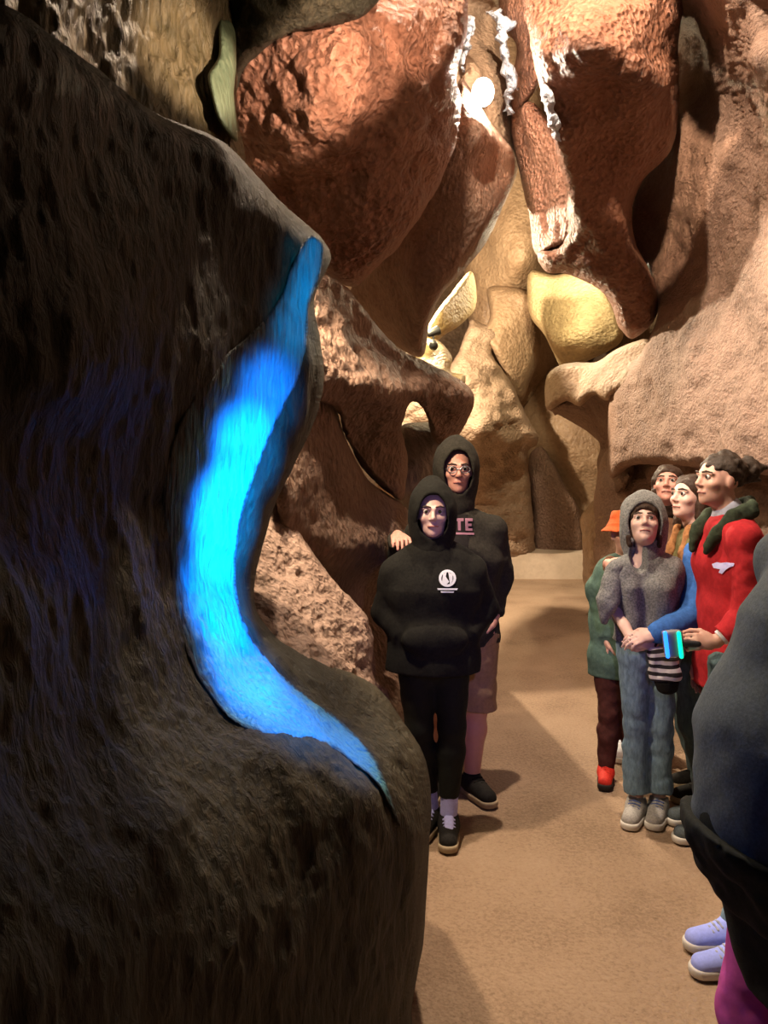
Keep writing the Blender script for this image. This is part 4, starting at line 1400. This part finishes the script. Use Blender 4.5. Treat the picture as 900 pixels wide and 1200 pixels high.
# ------------------------------------------------ girl in grey knit
def girl_in_grey():
    d = 3.72
    J = skeleton((P(757, 600, d)[0], d), 1.53, (-0.12, -1, 0), 1.0)
    J['head'] = P(755, 615, d - 0.02)
    J['neck'] = P(757, 650, d + 0.02)
    J['shR'], J['shL'] = P(734, 672, d), P(785, 670, d)
    J['legs'] = 0.78
    J['elR'], J['elL'] = P(721, 712, d + 0.02), P(790, 715, d + 0.02)
    J['wrR'], J['wrL'] = P(738, 745, d - 0.20), P(768, 747, d - 0.20)
    J['chest'] = P(758, 690, d)
    J['waist'] = P(758, 728, d)
    J['pelvis'] = P(759, 762, d)
    J['hipR'], J['hipL'] = P(744, 768, d), P(775, 768, d)
    J['knR'], J['knL'] = P(744, 850, d), P(775, 850, d)
    J['anR'], J['anL'] = P(746, 934, d), P(772, 934, d)
    J['toeR'], J['toeL'] = np.array((-0.55, -1, 0)), np.array((-0.50, -1, 0))
    J['r'] = np.array((-1.0, 0.0, 0))
    fr = tilt((-0.30, -1, 0), 22)
    root = place('person', (J['pelvis'][0], d), 'girl in hooded grey knit top and blue jeans with hands clasped in front')
    h1 = ((J['wrR'], (0.85, -0.35, -0.25), (0.25, 0.8, -.3)), dict(thumb=1, s=0.92, curl=0.75))
    h2 = ((J['wrL'], (-0.85, -0.30, -0.35), (-0.2, 0.8, .3)), dict(thumb=-1, s=0.92, curl=0.6))
    body(J, root, SK['pale'], hs=0.92, fr=fr, hands=[h1, h2], gr=0.92)
    face_bits(J['head'], fr, root, 0.92)
    fr2 = tilt((-0.25, -1, 0), 8)

    def drape(F):
        F.cone(P(734, 672, d - 0.04), P(784, 672, d - 0.04), 0.070, 0.070, 0.06)
        F.cone(P(740, 690, d - 0.10), P(741, 735, d - 0.10), 0.050, 0.036, 0.03)
        F.cone(P(770, 690, d - 0.10), P(777, 742, d - 0.10), 0.075, 0.055, 0.03)
    top = garment_top(J, root, C['knit'], 0.022, P(0, 750, d)[2], 0.95, sleeves=(('R', 0.12), ('L', 0.5)), hooded=(J['head'] - fr2[1] * 0.035 + UP * 0.01, fr2, 0.97, -0.03, 1.15, C['knit']), name='hooded_knit_top', wr=0.010, seed=23, neck=(P(752, 652, d - 0.125), (0.042, 0.125, 0.082)), extra=drape)
    # empty sleeve hanging by her arm
    F = Field(P(695, 735, d) - 0.2, P(735, 655, d) + 0.2, 0.006)
    F.cone(P(722, 668, d - 0.05), P(712, 705, d - 0.08), 0.052, 0.045, 0.02)
    F.cone(P(712, 705, d - 0.08), P(707, 728, d - 0.08), 0.045, 0.018, 0.02)
    F.wrinkle(0.010, 12, 8)
    F.obj('hanging_sleeve', C['knit'], root)
    F = Field(J['head'] - 0.2, J['head'] + 0.2, 0.006)
    r, f, u = fr
    c = J['head']
    F.ell(c + u * 0.040 - f * 0.012, (0.080, 0.096, 0.082), fr, 0.01)
    for sx in (-1, 1):
        F.cone(c + r * 0.066 * sx + u * 0.03 + f * 0.01, c + r * 0.068 * sx - f * 0.0 - u * 0.10, 0.020, 0.014, 0.02)
    F.ell(c + f * 0.115 - u * 0.025, (0.085, 0.095, 0.090), fr, 0.012, 'sub')
    F.wrinkle(0.006, 24, 14)
    F.obj('hair', C['hairlong'], root)
    garment_legs(J, root, C['denim'], 0.018, 0.92, 0.95, 0.018, name='jeans', wr=0.007, seed=24)
    for n in 'RL':
        shoe(root, J['an' + n], J['toe' + n], 0.98, C['greyshoe'], C['whitesole'], C['lace'])


girl_in_grey()


# ------------------------------------------------ child in the orange hat
def child_in_hat():
    d = 4.16
    J = skeleton((P(719, 600, d)[0], d), 1.40, (-0.35, -1, 0), 0.95)
    J['head'] = P(733, 627, d)
    J['neck'] = P(730, 655, d + 0.02)
    J['chest'] = P(724, 690, d)
    J['waist'] = P(722, 735, d)
    J['pelvis'] = P(722, 770, d)
    J['shR'], J['shL'] = P(711, 668, d), P(744, 668, d)
    J['elR'], J['elL'] = P(706, 710, d), P(748, 712, d)
    J['wrR'], J['wrL'] = P(710, 748, d - 0.05), P(745, 748, d - 0.05)
    J['hipR'], J['hipL'] = P(714, 780, d), P(734, 780, d)
    J['knR'], J['knL'] = P(715, 835, d), P(737, 835, d)
    J['anR'], J['anL'] = P(710, 902, d), P(742, 902, d)
    J['toeR'], J['toeL'] = np.array((-0.30, -1, 0)), np.array((-0.2, -1, 0))
    fr = tilt((-0.1, -1, 0), 5)
    root = place('person', (J['pelvis'][0], d), 'child in orange bucket hat, green coat, maroon trousers and red shoes')
    hh = [((J['wr' + n], (0, -.1, -1), (1 if n == 'R' else -1, 0, 0)), dict(thumb=1 if n == 'R' else -1, s=0.8, curl=.4)) for n in 'RL']
    body(J, root, SK['fair'], hs=0.9, fr=fr, gr=0.85, hands=hh)
    face_bits(J['head'], fr, root, 0.9)
    c = J['head']
    r, f, u = fr
    F = Field(c - 0.22, c + 0.24, 0.006)
    F.cone(c + u * 0.05, c + u * 0.085, 0.100, 0.080, 0.02)
    B = Field(c - 0.22, c + 0.24, 0.006)
    B.cone(c + u * 0.050, c + u * 0.000, 0.098, 0.150, 0.01)
    B.plane(c + u * 0.060, u)
    B.plane(c + u * 0.020, -u)
    F.plane(c + u * 0.130, u)
    F.plane(c + u * 0.022, -u)
    F.v = np.minimum(F.v, B.v)
    F.wrinkle(0.004, 12, 4)
    F.obj('bucket_hat', C['orange'], root)
    garment_top(J, root, C['green'], 0.020, P(0, 792, d)[2], 0.95, name='coat', wr=0.007, seed=33, sleeves=(('R', .95), ('L', .95)))
    garment_legs(J, root, C['maroon'], 0.014, 0.97, 0.9, name='trousers', wr=0.006, seed=34)
    for n in 'RL':
        shoe(root, J['an' + n], J['toe' + n], 0.88, C['redshoe'], C['darkrubber'], C['redshoe'])


child_in_hat()


# ------------------------------------------------ person behind the girl
def person_behind():
    d = 4.55
    J = skeleton((P(752, 600, d)[0], d), 1.70, (-0.4, -1, 0), 1.0)
    J['head'] = P(783, 569, d - 0.05)
    J['neck'] = P(779, 604, d)
    J['chest'] = P(768, 650, d)
    J['waist'] = P(760, 695, d)
    J['pelvis'] = P(754, 730, d)
    J['shR'], J['shL'] = P(752, 625, d), P(800, 622, d)
    J['elR'], J['elL'] = P(731, 672, d - 0.20), P(806, 668, d)
    J['wrR'], J['wrL'] = P(713, 661, 3.90), P(800, 705, d)
    J['hipR'], J['hipL'] = P(744, 740, d), P(766, 740, d)
    J['knR'], J['knL'] = P(738, 808, d), P(770, 810, d)
    J['anR'], J['anL'] = P(731, 876, d), P(776, 880, d)
    J['toeR'], J['toeL'] = np.array((-0.5, -1, 0)), np.array((-0.3, -1, 0))
    fr = tilt((-0.5, -1, 0), 16)
    root = place('person', (J['pelvis'][0], d), 'person with raised face standing behind the girl, hand on her shoulder')
    h1 = ((J['wrR'], (0.15, -1.0, 0.15), (0.65, 0, -0.75)), dict(thumb=1, s=1.0, curl=0.45, spread=.12))
    h2 = ((J['wrL'], (0, -.1, -1), (-1, 0, 0)), dict(thumb=-1, s=.95, curl=.4))
    body(J, root, SK['rosy'], hs=0.98, fr=fr, hands=[h1, h2])
    face_bits(J['head'], fr, root, 0.98)
    c = J['head']
    r, f, u = fr
    F = Field(c - 0.2, c + 0.2, 0.006)
    F.ell(c - f * 0.025 + u * 0.042, (0.086, 0.104, 0.088), fr, 0.01)
    F.cone(c - f * 0.06, c - f * 0.05 - u * 0.13, 0.07, 0.055, 0.03, wide=(r, 1.2))
    for sx in (-1, 1):
        F.cone(c + r * 0.068 * sx + u * 0.03 - f * 0.02, c + r * 0.074 * sx - f * 0.03 - u * 0.16, 0.030, 0.022, 0.02)
    F.ell(c + f * 0.105 - u * 0.025, (0.085, 0.095, 0.092), fr, 0.012, 'sub')
    F.wrinkle(0.006, 24, 11)
    F.obj('hair', C['hairlong'], root)
    garment_top(J, root, C['brownjk'], 0.022, P(0, 755, d)[2], 1.0, name='jacket', wr=0.007, seed=43, sleeves=(('R', .9), ('L', .95)))
    garment_legs(J, root, C['leg'], 0.014, 0.97, name='trousers', wr=0.005, seed=44)
    for n in 'RL':
        shoe(root, J['an' + n], J['toe' + n], 1.0, C['white'], C['whitesole'], C['lav'])


person_behind()


# ------------------------------------------------ woman in blue, seen from the side
def woman_in_blue():
    d = 3.97
    J = skeleton((P(812, 600, d)[0], d), 1.68, (-1, -0.25, 0), 0.95)
    J['head'] = P(808, 583, d)
    J['neck'] = P(815, 620, d)
    J['chest'] = P(813, 665, d)
    J['waist'] = P(812, 720, d)
    J['pelvis'] = P(812, 765, d)
    J['shL'] = P(818, 648, d - 0.17)
    J['shR'] = P(806, 645, d + 0.17)
    J['elL'] = P(812, 722, 3.60)
    J['wrL'] = P(768, 743, 3.47)
    J['elR'], J['wrR'] = P(806, 705, d + 0.2), P(794, 748, d + 0.16)
    J['hipL'], J['hipR'] = P(812, 772, d - 0.09), P(812, 772, d + 0.09)
    J['knL'], J['knR'] = P(813, 850, d - 0.10), P(808, 850, d + 0.10)
    J['anL'], J['anR'] = P(826, 918, d - 0.06), P(822, 915, d + 0.12)
    J['toeL'] = J['toeR'] = np.array((-1, -0.2, 0))
    fr = tilt((-1, -0.45, 0), 8)
    root = place('person', (J['pelvis'][0], d), 'woman in open blue jacket over olive shirt, looking up beside the red jacket')
    h1 = ((J['wrL'], (-0.95, -0.1, -0.15), (-.1, 0.6, -0.8)), dict(thumb=-1, s=0.95, curl=0.55))
    h2 = ((J['wrR'], (0, -.1, -1), (0, -1, 0)), dict(thumb=1, s=.95, curl=.4))
    body(J, root, SK['pale'], hs=0.98, fr=fr, hands=[h1, h2])
    face_bits(J['head'], fr, root, 0.98)
    c = J['head']
    r, f, u = fr
    F = Field(c - 0.3, c + 0.2, 0.006)
    F.ell(c - f * 0.028 + u * 0.040, (0.090, 0.106, 0.090), fr, 0.01)
    F.cone(c - f * 0.055, c - f * 0.04 - u * 0.20, 0.075, 0.045, 0.03, wide=(r, 1.3))
    for sx in (-1, 1):
        F.cone(c + r * 0.068 * sx + u * 0.03 - f * 0.015, c + r * 0.076 * sx - f * 0.02 - u * 0.19, 0.032, 0.022, 0.02)
    F.ell(c + f * 0.115 - u * 0.03, (0.10, 0.095, 0.094), fr, 0.012, 'sub')
    F.wrinkle(0.006, 24, 12)
    F.obj('hair', C['hairlong'], root)
    garment_top(J, root, C['olive'], 0.012, P(0, 785, d)[2], 1.0, name='shirt', wr=0.006, seed=53, sleeves=(('R', .3), ('L', .3)))

    def openfront(F):
        pass
    lo, hi = bbox(J)
    F = Field(lo, hi, 0.0075)
    torso(F, J, 0.028, 1.0)
    F.cone(J['pelvis'], J['pelvis'] - UP * 0.06, 0.137, 0.14, 0.04, wide=(J['r'], 1.4))
    F.wrinkle(0.008, 9, 57)
    F.plane((0, 0, P(0, 790, d)[2]), (0, 0, -1))
    F.plane(J['chest'] + J['f'] * 0.045, J['f'])
    for n in 'RL':
        arm(F, J, n, 0.022, 0.94)
    F.wrinkle(0.004, 14, 58)
    jk = F.obj('open_jacket', C['blue'], root)
    # rust scarf hanging down the shirt front
    G = Field(J['chest'] - 0.42, J['chest'] + 0.42, 0.006)
    a = J['neck'] + J['f'] * 0.07
    b = J['chest'] + J['f'] * 0.150 + J['r'] * -0.03
    e = J['waist'] + J['f'] * 0.150 + J['r'] * -0.03
    for oo in (0.05, -0.05):
        G.cone(a + J['r'] * oo, b + J['r'] * oo * 1.3, 0.026, 0.022, 0.01)
        G.cone(b + J['r'] * oo * 1.3, e + J['r'] * oo * 1.3, 0.022, 0.016, 0.01)
    G.cone(a + J['r'] * 0.06 - J['f'] * 0.05, a - J['r'] * 0.06 - J['f'] * 0.05, 0.035, 0.035, 0.02)
    G.wrinkle(0.008, 16, 5)
    G.obj('scarf', C['rust'], root)
    garment_legs(J, root, C['teal'], 0.016, 0.97, 1.0, 0.01, name='jeans', wr=0.006, seed=54)
    for n in 'RL':
        shoe(root, J['an' + n], J['toe' + n], 1.0, C['blackshoe'], C['sole'], C['black'])


woman_in_blue()


# ------------------------------------------------ guide in the red jacket
def guide_in_red():
    d = 3.46
    J = skeleton((P(862, 600, d)[0], d), 1.76, (-1, -0.12, 0), 1.0)
    J['head'] = P(842, 563, d)
    J['neck'] = P(856, 606, d)
    J['chest'] = P(858, 660, d)
    J['waist'] = P(858, 720, d)
    J['pelvis'] = P(858, 770, d)
    J['shL'], J['shR'] = P(872, 634, d - 0.19), P(846, 632, d + 0.19)
    J['elL'], J['elR'] = P(880, 720, d - 0.22), P(846, 716, d + 0.2)
    J['wrL'], J['wrR'] = P(839, 752, d - 0.20), P(826, 772, d + 0.14)
    J['hipL'], J['hipR'] = P(858, 780, d - 0.09), P(858, 780, d + 0.09)
    J['knL'], J['knR'] = P(852, 868, d - 0.09), P(850, 868, d + 0.09)
    J['anL'], J['anR'] = P(834, 962, d + 0.02), P(824, 950, d + 0.20)
    J['toeL'] = J['toeR'] = np.array((-1, -0.12, 0))
    fr = tilt((-1, -0.25, 0), 4)
    root = place('person', (J['pelvis'][0], d), 'guide in red jacket with hair in a bun, holding the glowing hand lamp')
    h1 = ((J['wrL'], (-1, -0.05, 0.02), (0.0, 0.75, -0.3)), dict(thumb=-1, s=1.0, curl=0.85))
    h2 = ((J['wrR'], (-.4, -.1, -1), (0, -1, 0)), dict(thumb=1, s=.95, curl=.4))
    body(J, root, SK['fair'], hs=1.0, fr=fr, hands=[h1, h2])
    face_bits(J['head'], fr, root, 1.0)
    c = J['head']
    r, f, u = fr
    F = Field(c - 0.32, c + 0.32, 0.006)
    F.ell(c - f * 0.030 + u * 0.045, (0.088, 0.106, 0.088), fr, 0.01)
    F.cone(c - f * 0.10 + u * 0.05, c - f * 0.155 + u * 0.062, 0.045, 0.058, 0.02)
    F.cone(c - f * 0.16 + u * 0.07, c - f * 0.235 + u * 0.075, 0.030, 0.012, 0.02)
    F.cone(c - f * 0.15 + u * 0.03, c - f * 0.215 + u * 0.02, 0.026, 0.010, 0.02)
    F.ell(c + f * 0.118 - u * 0.025, (0.10, 0.095, 0.090), fr, 0.012, 'sub')
    F.wrinkle(0.010, 26, 6)
    F.obj('hair', C['hair'], root)
    top = garment_top(J, root, C['red'], 0.026, P(0, 805, d)[2], 1.02, name='jacket', wr=0.007, seed=63, sleeves=(('R', .95), ('L', .80)))
    G = Field(J['neck'] - 0.25, J['neck'] + 0.25, 0.006)
    a = J['neck']
    rr, ff = J['r'], J['f']
    for sx in (1, -1):
        pts = [a - ff * 0.095 + UP * 0.045, a - ff * 0.05 + rr * 0.085 * sx + UP * 0.030, a + ff * 0.05 + rr * 0.100 * sx - UP * 0.015, a + ff * 0.115 + rr * 0.085 * sx - UP * 0.080, a + ff * 0.150 + rr * 0.060 * sx - UP * 0.150]
        for q0, q1, ra, rb in zip(pts[:-1], pts[1:], (0.026, 0.028, 0.030, 0.028), (0.028, 0.030, 0.028, 0.014)):
            G.cone(q0, q1, ra, rb, 0.015)
            G.cone(q0 + UP * 0.03, q1 + UP * 0.03, ra * .7, rb * .7, 0.015)
    G.wrinkle(0.004, 20, 9)
    G.obj('collar', C['collar'], top)
    G = Field(J['neck'] - 0.2, J['neck'] + 0.2, 0.006)
    G.cone(a - UP * 0.03 + ff * 0.02, a + UP * 0.035 + ff * 0.01, 0.072, 0.062, 0.02)
    G.obj('undershirt', C['lav'], root)
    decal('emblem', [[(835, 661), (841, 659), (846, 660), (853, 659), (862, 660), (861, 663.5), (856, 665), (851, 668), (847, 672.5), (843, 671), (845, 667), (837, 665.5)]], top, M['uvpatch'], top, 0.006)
    garment_legs(J, root, C['teal'], 0.016, 0.97, 1.0, 0.01, name='trousers', wr=0.006, seed=64)
    w, e = J['wrL'], J['elL']
    G = Field(w - 0.12, w + 0.12, 0.004)
    dd = unit(w - e)
    G.cone(w - dd * 0.055, w - dd * 0.015, 0.036, 0.034, 0.004)
    G.plane(w - dd * 0.058, -dd)
    G.plane(w - dd * 0.022, dd)
    G.obj('wristband', C['white'], root)
    for n in 'RL':
        shoe(root, J['an' + n], J['toe' + n], 1.0, C['slate'], C['whitesole'], C['slate'])


guide_in_red()


# ------------------------------------------------ person close by in the slate jacket
def person_in_slate():
    d = 1.62
    J = skeleton((0.92, d), 1.72, (-1, -0.10, 0), 1.0)
    f = J['f']
    J['head'] = np.array((1.02, d, 1.70))
    J['neck'] = np.array((0.99, d, 1.55))
    J['chest'] = np.array((0.932, d, 1.32))
    J['waist'] = np.array((0.885, d, 1.07))
    J['pelvis'] = np.array((0.878, d, 0.88))
    J['shL'], J['shR'] = np.array((0.97, d - 0.19, 1.46)), np.array((0.965, d + 0.17, 1.46))
    J['elL'], J['elR'] = np.array((1.12, d - 0.24, 1.17)), np.array((1.10, d + 0.24, 1.17))
    J['wrL'], J['wrR'] = np.array((1.02, d - 0.24, 0.93)), np.array((1.0, d + 0.24, 0.93))
    J['hipL'], J['hipR'] = np.array((0.91, d - 0.09, 0.84)), np.array((0.91, d + 0.09, 0.84))
    J['knL'], J['knR'] = np.array((0.86, d - 0.11, 0.47)), np.array((0.83, d + 0.08, 0.47))
    J['anL'], J['anR'] = np.array((0.93, d - 0.11, 0.075)), np.array((0.90, d + 0.10, 0.075))
    fr = tilt((-1, -0.1, 0), 5)
    root = place('person', (0.92, d), 'person close by in slate jacket, black hem and magenta trousers, head out of view')
    hh = [((J['wr' + n], (-.1, 0, -1), (0, 1 if n == 'L' else -1, 0)), dict(thumb=-1 if n == 'L' else 1, s=1.0, curl=.4)) for n in 'RL']
    body(J, root, SK['fair'], hs=1.0, fr=fr, hands=hh, gr=0.9)
    face_bits(J['head'], fr, root, 1.0)
    c = J['head']
    F = Field(c - 0.2, c + 0.2, 0.007)
    F.ell(c - fr[1] * 0.028 + fr[2] * 0.042, (0.088, 0.106, 0.090), fr, 0.01)
    F.ell(c + fr[1] * 0.105 - fr[2] * 0.012, (0.085, 0.085, 0.075), fr, 0.01, 'sub')
    F.obj('hair', C['hair'], root)
    lo, hi = bbox(J)
    lo[0] -= 0.1

    def shape(g, hem, tail):
        F = Field(lo, hi, 0.008)
        w = (J['r'], 1.12)
        F.cone(J['neck'] - UP * 0.06, J['chest'], 0.10 + g, 0.155 + g, 0.05, wide=w)
        F.cone(J['chest'], J['waist'] + UP * 0.02, 0.155 + g, 0.195 + g, 0.05, wide=w)
        F.cone(J['waist'] + UP * 0.02, J['pelvis'] + UP * 0.06, 0.195 + g, 0.205 + g, 0.05, wide=w)
        if tail:
            F.cone(J['pelvis'] + UP * 0.06, J['pelvis'] - UP * 0.26 + np.array((0.05, 0, 0)), 0.190 + g, 0.172 + g, 0.06, wide=w)
        for n in 'RL':
            F.cone(J['neck'] - UP * 0.06, J['sh' + n], 0.10 + g, 0.085 + g, 0.06)
            if not tail:
                arm(F, J, n, 0.035, .95, 0.04)
        return F
    F = shape(0.0, 0, False)
    # gathered hem
    F.wrinkle(0.010, 5, 71)
    F.plane((0.62, d, 0.885), unit((-0.25, 0.0, -1)))
    jk = F.obj('jacket', C['slate'], root)
    G = Field(lo, hi, 0.008)
    w = (J['r'], 1.12)
    G.cone((0.868, d, 0.93), (0.878, d, 0.885), 0.212, 0.200, 0.03, wide=w)
    G.wrinkle(0.014, 9, 73)
    G.plane((0.62, d, 0.945), unit((0.25, 0, 1)))
    G.obj('hem_band', C['slateblack'], jk)
    F = shape(-0.012, 0, True)
    F.wrinkle(0.010, 6, 74)
    F.plane((0.75, d, 0.585), unit((-0.40, 0, -1)))
    F.plane((0.62, d, 1.0), UP)
    F.obj('long_undershirt', C['slateblack'], root)
    garment_legs(J, root, C['magenta'], 0.028, 0.98, 1.2, 0.02, name='trousers', wr=0.006, seed=75)
    zp = decal('zip_pull', [[(862, 713), (865, 714), (861, 731), (857, 737), (854, 734), (858, 727)]], jk, M['darkplastic'], jk, 0.004)
    decal('zip_end', [[(854, 730), (857, 730), (857, 734), (854, 734)]], jk, M['steel'], zp, 0.007)
    for n in 'RL':
        shoe(root, J['an' + n], J['toe' + n], 1.05, C['blackshoe'], C['whitesole'], C['white'])


person_in_slate()


# ------------------------------------------------ child hidden beyond the slate jacket, shoes in view
def child_beyond():
    d = 2.72
    J = skeleton((1.36, d), 1.16, (-1, -0.1, 0), 0.95)
    J['anL'], J['anR'] = P(866, 1112, 2.56), P(856, 1088, 2.70)
    J['anL'][2] = J['anR'][2] = 0.06
    J['toeL'] = J['toeR'] = np.array((-1, -0.1, 0))
    fr = tilt((-1, -0.1, 0), 6)
    root = place('person', (1.36, d), 'child mostly hidden beyond the slate jacket, pale blue shoes showing')
    hh = [((J['wr' + n], (0, 0, -1), (0, 1 if n == 'L' else -1, 0)), dict(thumb=-1 if n == 'L' else 1, s=.75, curl=.4)) for n in 'RL']
    body(J, root, SK['fair'], hs=0.86, fr=fr, hands=hh, gr=.9)
    face_bits(J['head'], fr, root, 0.86)
    c = J['head']
    F = Field(c - 0.2, c + 0.2, 0.007)
    F.ell(c - fr[1] * 0.025 + fr[2] * 0.036, (0.078, 0.094, 0.080), fr, 0.01)
    F.ell(c + fr[1] * 0.095 - fr[2] * 0.012, (0.075, 0.075, 0.066), fr, 0.01, 'sub')
    F.obj('hair', C['hairlong'], root)
    garment_top(J, root, C['teal'], 0.018, 0.52, 0.95, name='jacket', wr=0.006, seed=83, sleeves=(('R', .95), ('L', .95)))
    garment_legs(J, root, C['denim'], 0.014, 0.97, 0.95, name='trousers', wr=0.005, seed=84)
    shoe_mat = cloth('violet_lit_blue_mesh', (0.33, 0.40, 0.95), 0.08, 90, 0.2)  # blue-white shoes; glow under the violet torch is put into the colour
    for n in 'RL':
        shoe(root, J['an' + n], J['toe' + n], 0.92, shoe_mat, C['whitesole'], C['lav'])


child_beyond()


# ================================================================== things
# hand lamp with a blue and a green tube
def hand_lamp():
    c = P(788, 754, 3.26)
    root = empty('hand_lamp', c - UP * 0.06)
    tag(root, 'hand lamp with one blue and one green glowing tube held by the guide', 'lamp')
    x = unit((1, -0.1, 0))
    up = unit((-0.12, 0, 1))
    F = Field(c - 0.16, c + 0.16, 0.004)
    F.cone(c - up * 0.045 + x * 0.004, c + up * 0.045 + x * 0.004, 0.020, 0.020, 0.005, wide=(x, 2.2))
    F.plane(c + up * 0.056, up)
    F.plane(c - up * 0.056, -up)
    F.obj('body', M['greyplastic'], root)
    G = Field(c - 0.2, c + 0.2, 0.004)
    G.cone(c + x * 0.03, c + x * 0.105, 0.015, 0.014, 0.004)
    G.obj('handle', M['darkplastic'], root)
    for off, col, st in ((-0.034, (0.02, 0.22, 1.0), 2.2), (0.022, (0.0, 0.95, 0.45), 1.6)):
        T = Field(c - 0.14, c + 0.14, 0.003)
        a = c + x * off - np.array((0, 0.026, 0))
        T.cone(a - up * 0.050, a + up * 0.050, 0.0085, 0.0085, 0.001)
        o = T.obj('tube', plain('lit_tube', col, 0.3, 0, col, st), root)
        o['label'] = 'blue glowing tube' if off < 0 else 'green glowing tube'


hand_lamp()


# striped pouch at the girl's hip
def striped_pouch():
    d = 3.47
    c = P(779, 778, d)
    root = empty('pouch', c - UP * 0.09)
    tag(root, 'small pouch with black and white stripes hanging below the joined hands', 'bag')
    m, nt, b = _nt('black_white_stripes')
    N, Lk = nt.nodes.new, nt.links.new
    tc = N('ShaderNodeTexCoord')
    sx = N('ShaderNodeSeparateXYZ')
    Lk(tc.outputs['Object'], sx.inputs[0])
    wob = N('ShaderNodeTexNoise')
    wob.inputs['Scale'].default_value = 9
    Lk(tc.outputs['Object'], wob.inputs['Vector'])
    ad = N('ShaderNodeMath')
    ad.operation = 'MULTIPLY_ADD'
    ad.inputs[1].default_value = 0.03
    Lk(wob.outputs['Fac'], ad.inputs[0])
    Lk(sx.outputs['Z'], ad.inputs[2])
    sc_ = N('ShaderNodeMath')
    sc_.operation = 'MULTIPLY'
    sc_.inputs[1].default_value = 2 * math.pi / 0.0335
    Lk(ad.outputs[0], sc_.inputs[0])
    sn = N('ShaderNodeMath')
    sn.operation = 'SINE'
    Lk(sc_.outputs[0], sn.inputs[0])
    gt = N('ShaderNodeMath')
    gt.operation = 'GREATER_THAN'
    gt.inputs[1].default_value = 0.0
    Lk(sn.outputs[0], gt.inputs[0])
    mx = N('ShaderNodeMixRGB')
    mx.inputs[1].default_value = (0.62, 0.60, 0.62, 1)
    mx.inputs[2].default_value = (0.02, 0.018, 0.02, 1)
    Lk(gt.outputs[0], mx.inputs[0])
    Lk(mx.outputs[0], b.inputs['Base Color'])
    b.inputs['Roughness'].default_value = 0.9
    F = Field(c - 0.2, c + 0.2, 0.005)
    F.cone(P(775, 765, d), P(780, 792, d), 0.036, 0.040, 0.02, wide=(np.array((1.0, 0, 0)), 1.75))
    F.wrinkle(0.006, 16, 3)
    F.plane(P(780, 797, d), (0.05, 0, -1))
    F.obj('body', m, root)
    G = Field(c - 0.22, c + 0.2, 0.005)
    G.cone(P(781, 795, d), P(782, 806, d), 0.038, 0.030, 0.02, wide=(np.array((1.0, 0, 0)), 1.6))
    G.plane(P(780, 797.5, d), (0, 0, 1))
    G.obj('base', C['black'], root)
    H = Field(c - 0.1, c + 0.2, 0.004)
    H.cone(P(768, 757, d), P(773, 746, d), 0.006, 0.006, 0.004)
    H.cone(P(773, 746, d), P(783, 757, d), 0.006, 0.006, 0.004)
    H.obj('strap', C['black'], root)


striped_pouch()


# bulb in the roof crack
def roof_bulb():
    c = P(566, 108, 5.62)
    root = empty('lamp', c)
    tag(root, 'bright round lamp glowing in the crack of the roof', 'lamp')
    F = Field(c - 0.15, c + 0.15, 0.005)
    F.ell(c, (0.080, 0.080, 0.100), None, 0.01)
    F.cone(c, c + np.array((0, 0.09, 0.03)), 0.05, 0.03, 0.02)
    F.obj('bulb', plain('lit_glass', (1, 0.95, 0.88), 0.3, 0, (1.0, 0.93, 0.82), 30), root)
    G = Field(c - 0.12, c + 0.40, 0.006)
    G.cone(c + np.array((0, 0.06, 0.02)), c + np.array((0, 0.17, 0.05)), 0.045, 0.036, 0.01)
    G.obj('socket', M['greyplastic'], root)
    K = Field(c - 0.1, c + np.array((0.2, 0.95, 0.6)), 0.006)
    K.cone(c + np.array((0, 0.16, 0.05)), c + np.array((0.02, 0.75, 0.12)), 0.014, 0.014, 0.005)
    K.obj('bracket', M['greyplastic'], root)


roof_bulb()


# little black spotlight in the gold niche
def niche_spotlight():
    c = P(508, 390, 7.75)
    root = empty('spotlight', c - UP * 0.06)
    tag(root, 'tiny black spotlight in the niche below the gold-lit lobe', 'lamp')
    F = Field(c - 0.2, c + 0.2, 0.006)
    F.cone(c - np.array((0.04, 0, 0.01)), c + np.array((0.05, 0.02, 0.03)), 0.034, 0.050, 0.01)
    F.plane(c + np.array((0.06, 0.02, 0.03)), (0.95, 0.2, 0.4))
    F.obj('housing', M['darkplastic'], root)
    G = Field(c - 0.25, c + 0.2, 0.006)
    G.cone(c - UP * 0.02, c - UP * 0.12, 0.012, 0.012, 0.005)
    G.cone(c - UP * 0.12, c - UP * 0.135, 0.045, 0.045, 0.005)
    G.obj('stand', M['darkplastic'], root)


niche_spotlight()
